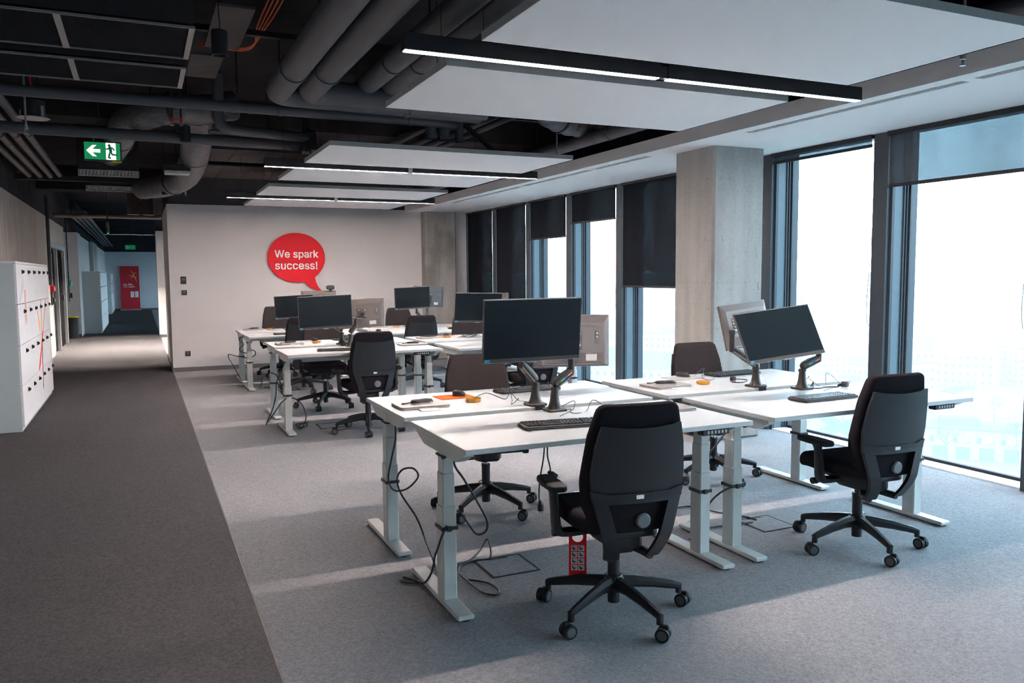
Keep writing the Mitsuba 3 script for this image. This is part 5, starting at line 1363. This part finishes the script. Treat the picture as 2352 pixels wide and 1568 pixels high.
sprinkler(-0.76, 7.45, 2.72, 'chrome sprinkler head hanging below the ceiling speaker', 0.9)
sprinkler(4.16, 3.12, 2.72, 'chrome sprinkler head at the edge of the raft closest to the camera', 0.9)
sprinkler(4.10, 7.79, 2.72, 'chrome sprinkler head at the edge of the raft before the second lamp', 0.9)
sprinkler(4.25, 12.2, 2.72, 'chrome sprinkler head at the end of the farthest lamp', 0.9)
sprinkler(0.66, 12.9, 2.78, 'chrome sprinkler head hanging low before the back wall', 0.6)
sprinkler(0.17, 9.1, 3.03, 'red-capped sprinkler head under the curved duct, nearest the exit sign', 0.59, True)
sprinkler(0.34, 8.48, 3.03, 'red-capped sprinkler head of a close pair, aisle side', 0.59, True)
sprinkler(0.42, 8.48, 3.03, 'red-capped sprinkler head of a close pair, window side', 0.59, True)

# exit sign: arrow and running figure
k = num('exit_sign')
ES = np.eye(4)
ES[:3, :3] = SB[:3, :3]
ES[:3, 3] = [-0.44, 9.0, 2.745]
GW, GH = 0.315, 0.165
put(k, 'housing', shape(moved(bx(-0.012, GW + 0.012, -0.012, GH + 0.012, -0.05, -0.004, 0.006)), 'black_paint', False), to=ES)
gp = put(k, 'face', shape(moved(bx(0, GW, 0, GH, -0.006, 0)), 'green', False), to=ES)
scene[gp]['emitter'] = {'type': 'area', 'radiance': rgb(0.002, 0.085, 0.03)}
arrow_ = Polygon([(0.016, 0.083), (0.072, 0.138), (0.110, 0.138), (0.072, 0.100), (0.140, 0.100), (0.140, 0.066), (0.072, 0.066), (0.110, 0.028), (0.072, 0.028)])
wp = put(k, 'arrow', shape(extrude(arrow_, 0.0015), 'white', False), 'white arrow', to=ES)
field = sbox(0.188, 0.0, 0.278, GH)
man = unary_union([shapely.Point(0.220, 0.140).buffer(0.0105), LineString([(0.226, 0.118), (0.232, 0.088)]).buffer(0.0125), LineString([(0.222, 0.120), (0.205, 0.104), (0.186, 0.103)]).buffer(0.0048), LineString([(0.232, 0.122), (0.252, 0.112), (0.262, 0.096)]).buffer(0.0048),
                   LineString([(0.230, 0.085), (0.244, 0.052), (0.287, 0.050)]).buffer(0.0062), LineString([(0.228, 0.082), (0.218, 0.050), (0.212, 0.022), (0.226, 0.018)]).buffer(0.0062)])
w2 = put(k, 'door_field', shape(extrude(field.difference(man.buffer(0.001)), 0.0015), 'white', False), 'white doorway with a running figure', to=ES)
for q in (wp, w2):
    scene[q]['emitter'] = {'type': 'area', 'radiance': rgb(0.50, 0.55, 0.56)}
put(k, 'running_figure', shape(extrude(man, 0.0012), 'green', False), to=ES)
put(k, 'yellow_label', shape(moved(bx(0.235, 0.325, -0.024, -0.008, -0.01, -0.003)), 'yellow', False), 'small yellow label', to=ES)
put(k, 'suspension_bar', shape(moved(bx(0.06, 0.25, 0.255, 0.262, -0.03, -0.022)), 'steel', False), to=ES)
for x in (0.08, 0.235):
    put(k, 'suspension_rod', shape(moved(bx(x, x + 0.008, GH, 0.26, -0.03, -0.024)), 'steel', False), to=ES)
tag(k, 'lit green exit sign with a white arrow and running figure over the aisle', 'sign')
k = num('exit_sign')
put(k, 'housing', shape(bx(-0.46, -0.08, 33.0, 33.04, 2.58, 2.78, 0.006), 'black_paint', False))
put(k, 'rod', shape(cyl((-0.27, 33.02, 2.78), (-0.27, 33.02, ZC), 0.01, 8), 'black_paint', False))
f = put(k, 'face', shape(bx(-0.44, -0.10, 32.994, 33.0, 2.60, 2.76), 'green', False))
scene[f]['emitter'] = {'type': 'area', 'radiance': rgb(0.001, 0.035, 0.018)}
put(k, 'arrow', shape(moved(extrude(arrow_, 0.002), R=SB[:3, :3], x=-0.44, y=32.995, z=2.60), 'white', False))
tag(k, 'small distant green exit sign deep in the corridor', 'sign')

# louvred air boxes before the corridor
for i, (y, z, x0, x1) in enumerate([(12.2, 2.93, -0.68, 0.05), (14.3, 2.93, -0.70, 0.03)]):
    k = num('air_box')
    put(k, 'casing', shape(bx(x0, x1, y, y + 0.5, z + 0.07, ZC, 0.006), 'black_paint', False))
    put(k, 'frame', shape(cat([bx(x0, x1, y - 0.02, y, z, z + 0.012), bx(x0, x1, y - 0.02, y, z + 0.075, z + 0.087), bx(x0, x0 + 0.012, y - 0.02, y, z, z + 0.087), bx(x1 - 0.012, x1, y - 0.02, y, z, z + 0.087)]), 'steel', False))
    n = 17
    for j in range(n):
        x = x0 + 0.03 + (x1 - x0 - 0.06) * j / (n - 1)
        put(k, 'louvre', shape(bar([(x - 0.010, y - 0.012, z + 0.012), (x + 0.006, y - 0.004, z + 0.076)], 0.017, 0.010, (1, 0, 0)), 'label_grey', False))
    tag(k, ['louvred air box under the exit sign, nearer of two', 'louvred air box under the exit sign, farther of two'][i], 'air vent', 'louvred air boxes before the corridor')
k = num('router_box')
put(k, 'body', shape(bx(0.33, 0.62, 10.9, 11.1, 2.86, 2.90, 0.006), 'label_grey', False))
put(k, 'shell', shape(bx(0.32, 0.63, 10.92, 11.12, 2.90, 2.98, 0.006), 'black_paint', False))
put(k, 'rod', shape(cyl((0.47, 11.0, 2.98), (0.47, 11.0, ZC), 0.005, 8), 'black_paint', False))
tag(k, 'flat grey device hung beside the flexible duct', 'device')
k = num('corridor_camera')
put(k, 'body', shape(cat([bx(-0.62, -0.55, 19.5, 19.62, 2.66, 2.78, 0.008), cyl((-0.58, 19.55, 2.5), (-0.58, 19.55, 2.66), 0.03, 14)]), 'recess', 40))
put(k, 'arm', shape(cat([bx(-0.80, -0.55, 19.54, 19.57, 2.80, 2.82), cyl((-0.58, 19.55, 2.8), (-0.58, 19.55, ZC), 0.012, 10)]), 'black_paint', 40))
f = put(k, 'status_light', shape(trimesh.creation.icosphere(1, 0.012).apply_translation((-0.58, 19.515, 2.53)), 'green', 40))
scene[f]['emitter'] = {'type': 'area', 'radiance': rgb(0.02, 0.5, 0.15)}
tag(k, 'small device with a green light hanging in the corridor ceiling', 'device')
for i, dy in enumerate((0.0, 0.03, 0.06, 0.09)):
    single('orange_cable', tube([(0.50, 6.92 + dy, 3.42), (0.70, 6.93 + dy, 3.41), (0.84, 6.91 + dy, 3.41), (0.90, 6.75 + dy, 3.42), (0.93 - 0.02 * i, 6.45, 3.44), (0.96 - 0.03 * i, 5.9, 3.46), (0.97 - 0.03 * i, 4.5, 3.48)], 0.006, 7), 'orange_cable', f'orange cable curving under the slab, {["nearest", "second", "third", "farthest"][i]} of the bundle', 'cable', 'orange cables under the slab')

# concrete down-beams of the slab
structure('trim_4', cat([bx(XW, 6.1, 10.0, 10.5, 3.32, ZC), bx(XW, 6.1, 1.0, 1.5, 3.45, ZC), bx(XW, 0.6, 17.0, 17.5, 3.2, ZC)]), 'slab_dark')

# ---------------------------------------------------------------- the city below, in haze
ZG = -52.0
structure('ground', bx(20, 6000, -4000, 6000, ZG - 1, ZG), 'city_ground')
haze_box = bx(24, 5900, -3900, 5900, ZG + 0.05, -3.0)
scene['haze'] = {**mikit.ply(haze_box, {'type': 'null'}), 'interior': {'type': 'homogeneous', 'albedo': rgb(0.45, 0.505, 0.535), 'sigma_t': 0.0030, 'phase': {'type': 'hg', 'g': 0.2}}}
tag('haze', 'pale winter haze lying over the city', 'haze', kind='stuff')


def facing(az, dist):
    a = math.radians(az)
    return dist * math.sin(a), dist * math.cos(a)


RC = np.random.default_rng(21)
wall_m = ['city_pale', 'city_pale', 'city_brick', 'city_grey', 'city_white']
looks = {'city_pale': 'pale', 'city_brick': 'brick', 'city_grey': 'grey', 'city_white': 'white'}


def building(az, dist, w, d, h, turn, m, roof, lab, floors=None, gate=False):
    key = num('city_building')
    x, y = facing(az, dist)
    to = M(x, y, ZG, math.radians(turn))
    put(key, 'walls', shape(bx(-w / 2, w / 2, -d / 2, d / 2, 0, h), m, False), to=to)
    if roof == 'flat':
        put(key, 'roof', shape(cat([bx(-w / 2 - 0.3, w / 2 + 0.3, -d / 2 - 0.3, d / 2 + 0.3, h, h + 0.5), bx(-w * 0.2, w * 0.1, -d * 0.2, d * 0.2, h + 0.5, h + 2.6)]), 'city_roof', False), to=to)
    else:
        r = trimesh.convex.convex_hull(np.array([(a * (w / 2 + 0.4), b * (d / 2 + 0.4), h) for a in (-1, 1) for b in (-1, 1)] + [(a * (w / 2 - 2), 0, h + d * 0.32) for a in (-1, 1)]))
        put(key, 'roof', shape(r, 'city_roof', False), to=to)
        put(key, 'chimney', shape(bx(w * 0.2, w * 0.2 + 1.2, -0.6, 0.6, h, h + d * 0.32 + 1.6), 'city_brick', False), to=to)
    fl = floors or max(1, int(h / 3.3))
    panes = []
    for k in range(fl):
        z = 1.0 + k * (h - 1.0) / fl
        for sgn in (-1, 1):
            for x0 in np.arange(-w / 2 + 1.2, w / 2 - 1.5, 3.0):
                panes.append(bx(x0, x0 + 1.3, sgn * d / 2 - 0.06, sgn * d / 2 + 0.06, z, z + 1.6))
        for sgn in (-1, 1):
            for y0 in np.arange(-d / 2 + 1.2, d / 2 - 1.5, 3.0):
                panes.append(bx(sgn * w / 2 - 0.06, sgn * w / 2 + 0.06, y0, y0 + 1.3, z, z + 1.6))
    if gate:
        panes = panes[len(panes) // 2:]
        for i, x0 in enumerate(np.arange(-w / 2 + 2, w / 2 - 4, 6.0)):
            put(key, 'gate', shape(bx(x0, x0 + 3.6, -d / 2 - 0.15, -d / 2 + 0.1, 0, 3.6), 'city_teal', False), 'teal garage gate', to=to)
            for q in (0.4, 2.2):
                put(key, 'window', shape(bx(x0 + q, x0 + q + 1.1, -d / 2 - 0.1, -d / 2 + 0.1, 5.0, 6.6), 'city_white', False), to=to)
    put(key, 'window_panes', shape(cat(panes), 'city_window', False), to=to, kind='stuff')
    tag(key, lab, 'building', 'city buildings in the haze')


dirs = ['seen through the window nearest the camera', 'seen through the window beside the near column', 'seen through the panes past the near column']
building(54.0, 268, 34, 13, 8.5, -46, 'city_grey', 'flat', 'low hazy garage building with teal gates below the nearest window', gate=True)
spots = []
n_b = 0
for ring, (d0, d1, cnt) in enumerate([(300, 380, 7), (380, 480, 10), (480, 600, 12), (600, 760, 14), (760, 980, 16), (980, 1300, 16)]):
    for i in range(cnt):
        az = 24 + 36 * (i + RC.uniform(0.1, 0.9)) / cnt
        dist = RC.uniform(d0, d1)
        if ring == 0 and 50 < az < 57.5:
            continue
        w, d = RC.uniform(18, 46) * (1 + ring * 0.12), RC.uniform(11, 18) * (1 + ring * 0.1)
        h = RC.uniform(9, 20) if RC.random() < 0.8 else RC.uniform(22, 38)
        m = wall_m[RC.integers(len(wall_m))]
        roof = 'flat' if RC.random() < 0.55 else 'gable'
        where_ = dirs[0] if az > 51 else dirs[1] if az > 42 else dirs[2]
        n_b += 1
        size = 'tall' if h > 21 else 'broad' if w > 45 else 'low' if h < 13 else 'mid-rise'
        deep = ['in the closest rows', 'in the second rows', 'in the middle rows', 'far back', 'very far back', 'at the edge of sight'][ring]
        order = ['first', 'second', 'third', 'fourth', 'fifth', 'sixth', 'seventh', 'eighth', 'ninth', 'tenth', 'eleventh', 'twelfth', 'thirteenth', 'fourteenth', 'fifteenth', 'sixteenth'][i]
        building(az, dist, w, d, h, RC.uniform(-70, 20), m, roof, f'{size} {looks[m]} hazy building {deep}, {order} from the column side')
sp = num('church_spire')
x, y = facing(46.6, 620)
put(sp, 'nave', shape(bx(-13, 5, -5, 5, 0, 12), 'city_brick', False), to=M(x, y, ZG, 0.6))
put(sp, 'tower', shape(bx(5, 11, -3, 3, 0, 24), 'city_brick', False), to=M(x, y, ZG, 0.6))
put(sp, 'spire', shape(cyl((8, 0, 24), (8, 0, 43), 3.2, 8, 0.2), 'city_roof', False), to=M(x, y, ZG, 0.6))
put(sp, 'roof', shape(trimesh.convex.convex_hull(np.array([(a, b, 12) for a in (-13, 5) for b in (-5.4, 5.4)] + [(-13, 0, 18), (5, 0, 18)])), 'city_roof', False), to=M(x, y, ZG, 0.6))
tag(sp, 'faint church with a tall pointed spire in the haze', 'church')


def bare_tree(az, dist, h, seed, lab):
    rng = np.random.default_rng(seed)
    x, y = facing(az, dist)
    ms = []

    def grow(p, d, L, r, lev):
        q = p + d * L
        ms.append(cyl(p, q, r, 5, r * 0.65))
        if lev == 0:
            return
        for _ in range(4 if lev > 1 else 3):
            e = d * 0.75 + rng.normal(0, 0.42, 3) + np.array([0, 0, 0.12])
            grow(p + d * L * rng.uniform(0.55, 1.0), e / np.linalg.norm(e), L * rng.uniform(0.55, 0.78), r * 0.55, lev - 1)
    p0 = np.array([x, y, ZG])
    trunk = np.array([0.02, 0.03, 1.0])
    key = num('bare_tree')
    grow(p0 + trunk * h * 0.28, trunk, h * 0.22, h * 0.014, 4)
    put(key, 'crown', shape(cat(ms), 'city_tree', False))
    put(key, 'trunk', shape(cyl(p0, p0 + trunk * h * 0.29, h * 0.018, 8, h * 0.014), 'city_tree', False))
    tag(key, lab, 'tree', 'bare trees below the windows')


for i in range(12):
    order = ['first', 'second', 'third', 'fourth', 'fifth', 'sixth', 'seventh', 'eighth', 'ninth', 'tenth', 'eleventh', 'twelfth'][i]
    bare_tree(44.5 + 13.5 * i / 11, 235 + 26 * ((i * 5) % 7), 13 + (i % 4) * 2, 100 + i, f'bare winter tree below the windows, {order} of a loose row from the column side')
for i in range(9):
    az, dist = 53.5 + 0.55 * i, 200 + 9 * (i % 3)
    k = num('parked_car')
    x, y = facing(az, dist)
    to = M(x, y, ZG, 0.5 + 0.3 * (i % 3))
    put(k, 'body', shape(cat([bx(-2.2, 2.2, -0.9, 0.9, 0.35, 1.0, 0.12)]), ['city_white', 'city_grey', 'city_white'][i % 3], False), to=to)
    put(k, 'cabin', shape(trimesh.convex.convex_hull(np.array([(a, b, 1.0) for a in (-1.9, 1.2) for b in (-0.8, 0.8)] + [(a, b, 1.5) for a in (-1.5, 0.5) for b in (-0.7, 0.7)])), 'city_window', False), to=to)
    for a in (-1.4, 1.4):
        for b in (-0.92, 0.92):
            put(k, 'wheel', shape(cyl((a, b - 0.1, 0.33), (a, b + 0.1, 0.33), 0.33, 12), 'black_paint', False), to=to)
    tag(k, f'small hazy parked car far below, {["first", "second", "third", "fourth", "fifth", "sixth", "seventh", "eighth", "ninth"][i]} from the column side', 'car', 'parked cars far below')
for i, (az, dist, w, turn) in enumerate([(52, 232, 7, 60), (50, 345, 8, 20), (46, 420, 9, -30)]):
    x, y = facing(az, dist)
    k = num('street')
    scene[k] = shape(moved(bx(-160, 160, -w / 2, w / 2, ZG, ZG + 0.04), x=x, y=y, rz=math.radians(turn)), 'city_white', False)
    tag(k, ['pale street just below the windows', 'pale street behind the garage building', 'pale street farther into the city'][i], 'street')
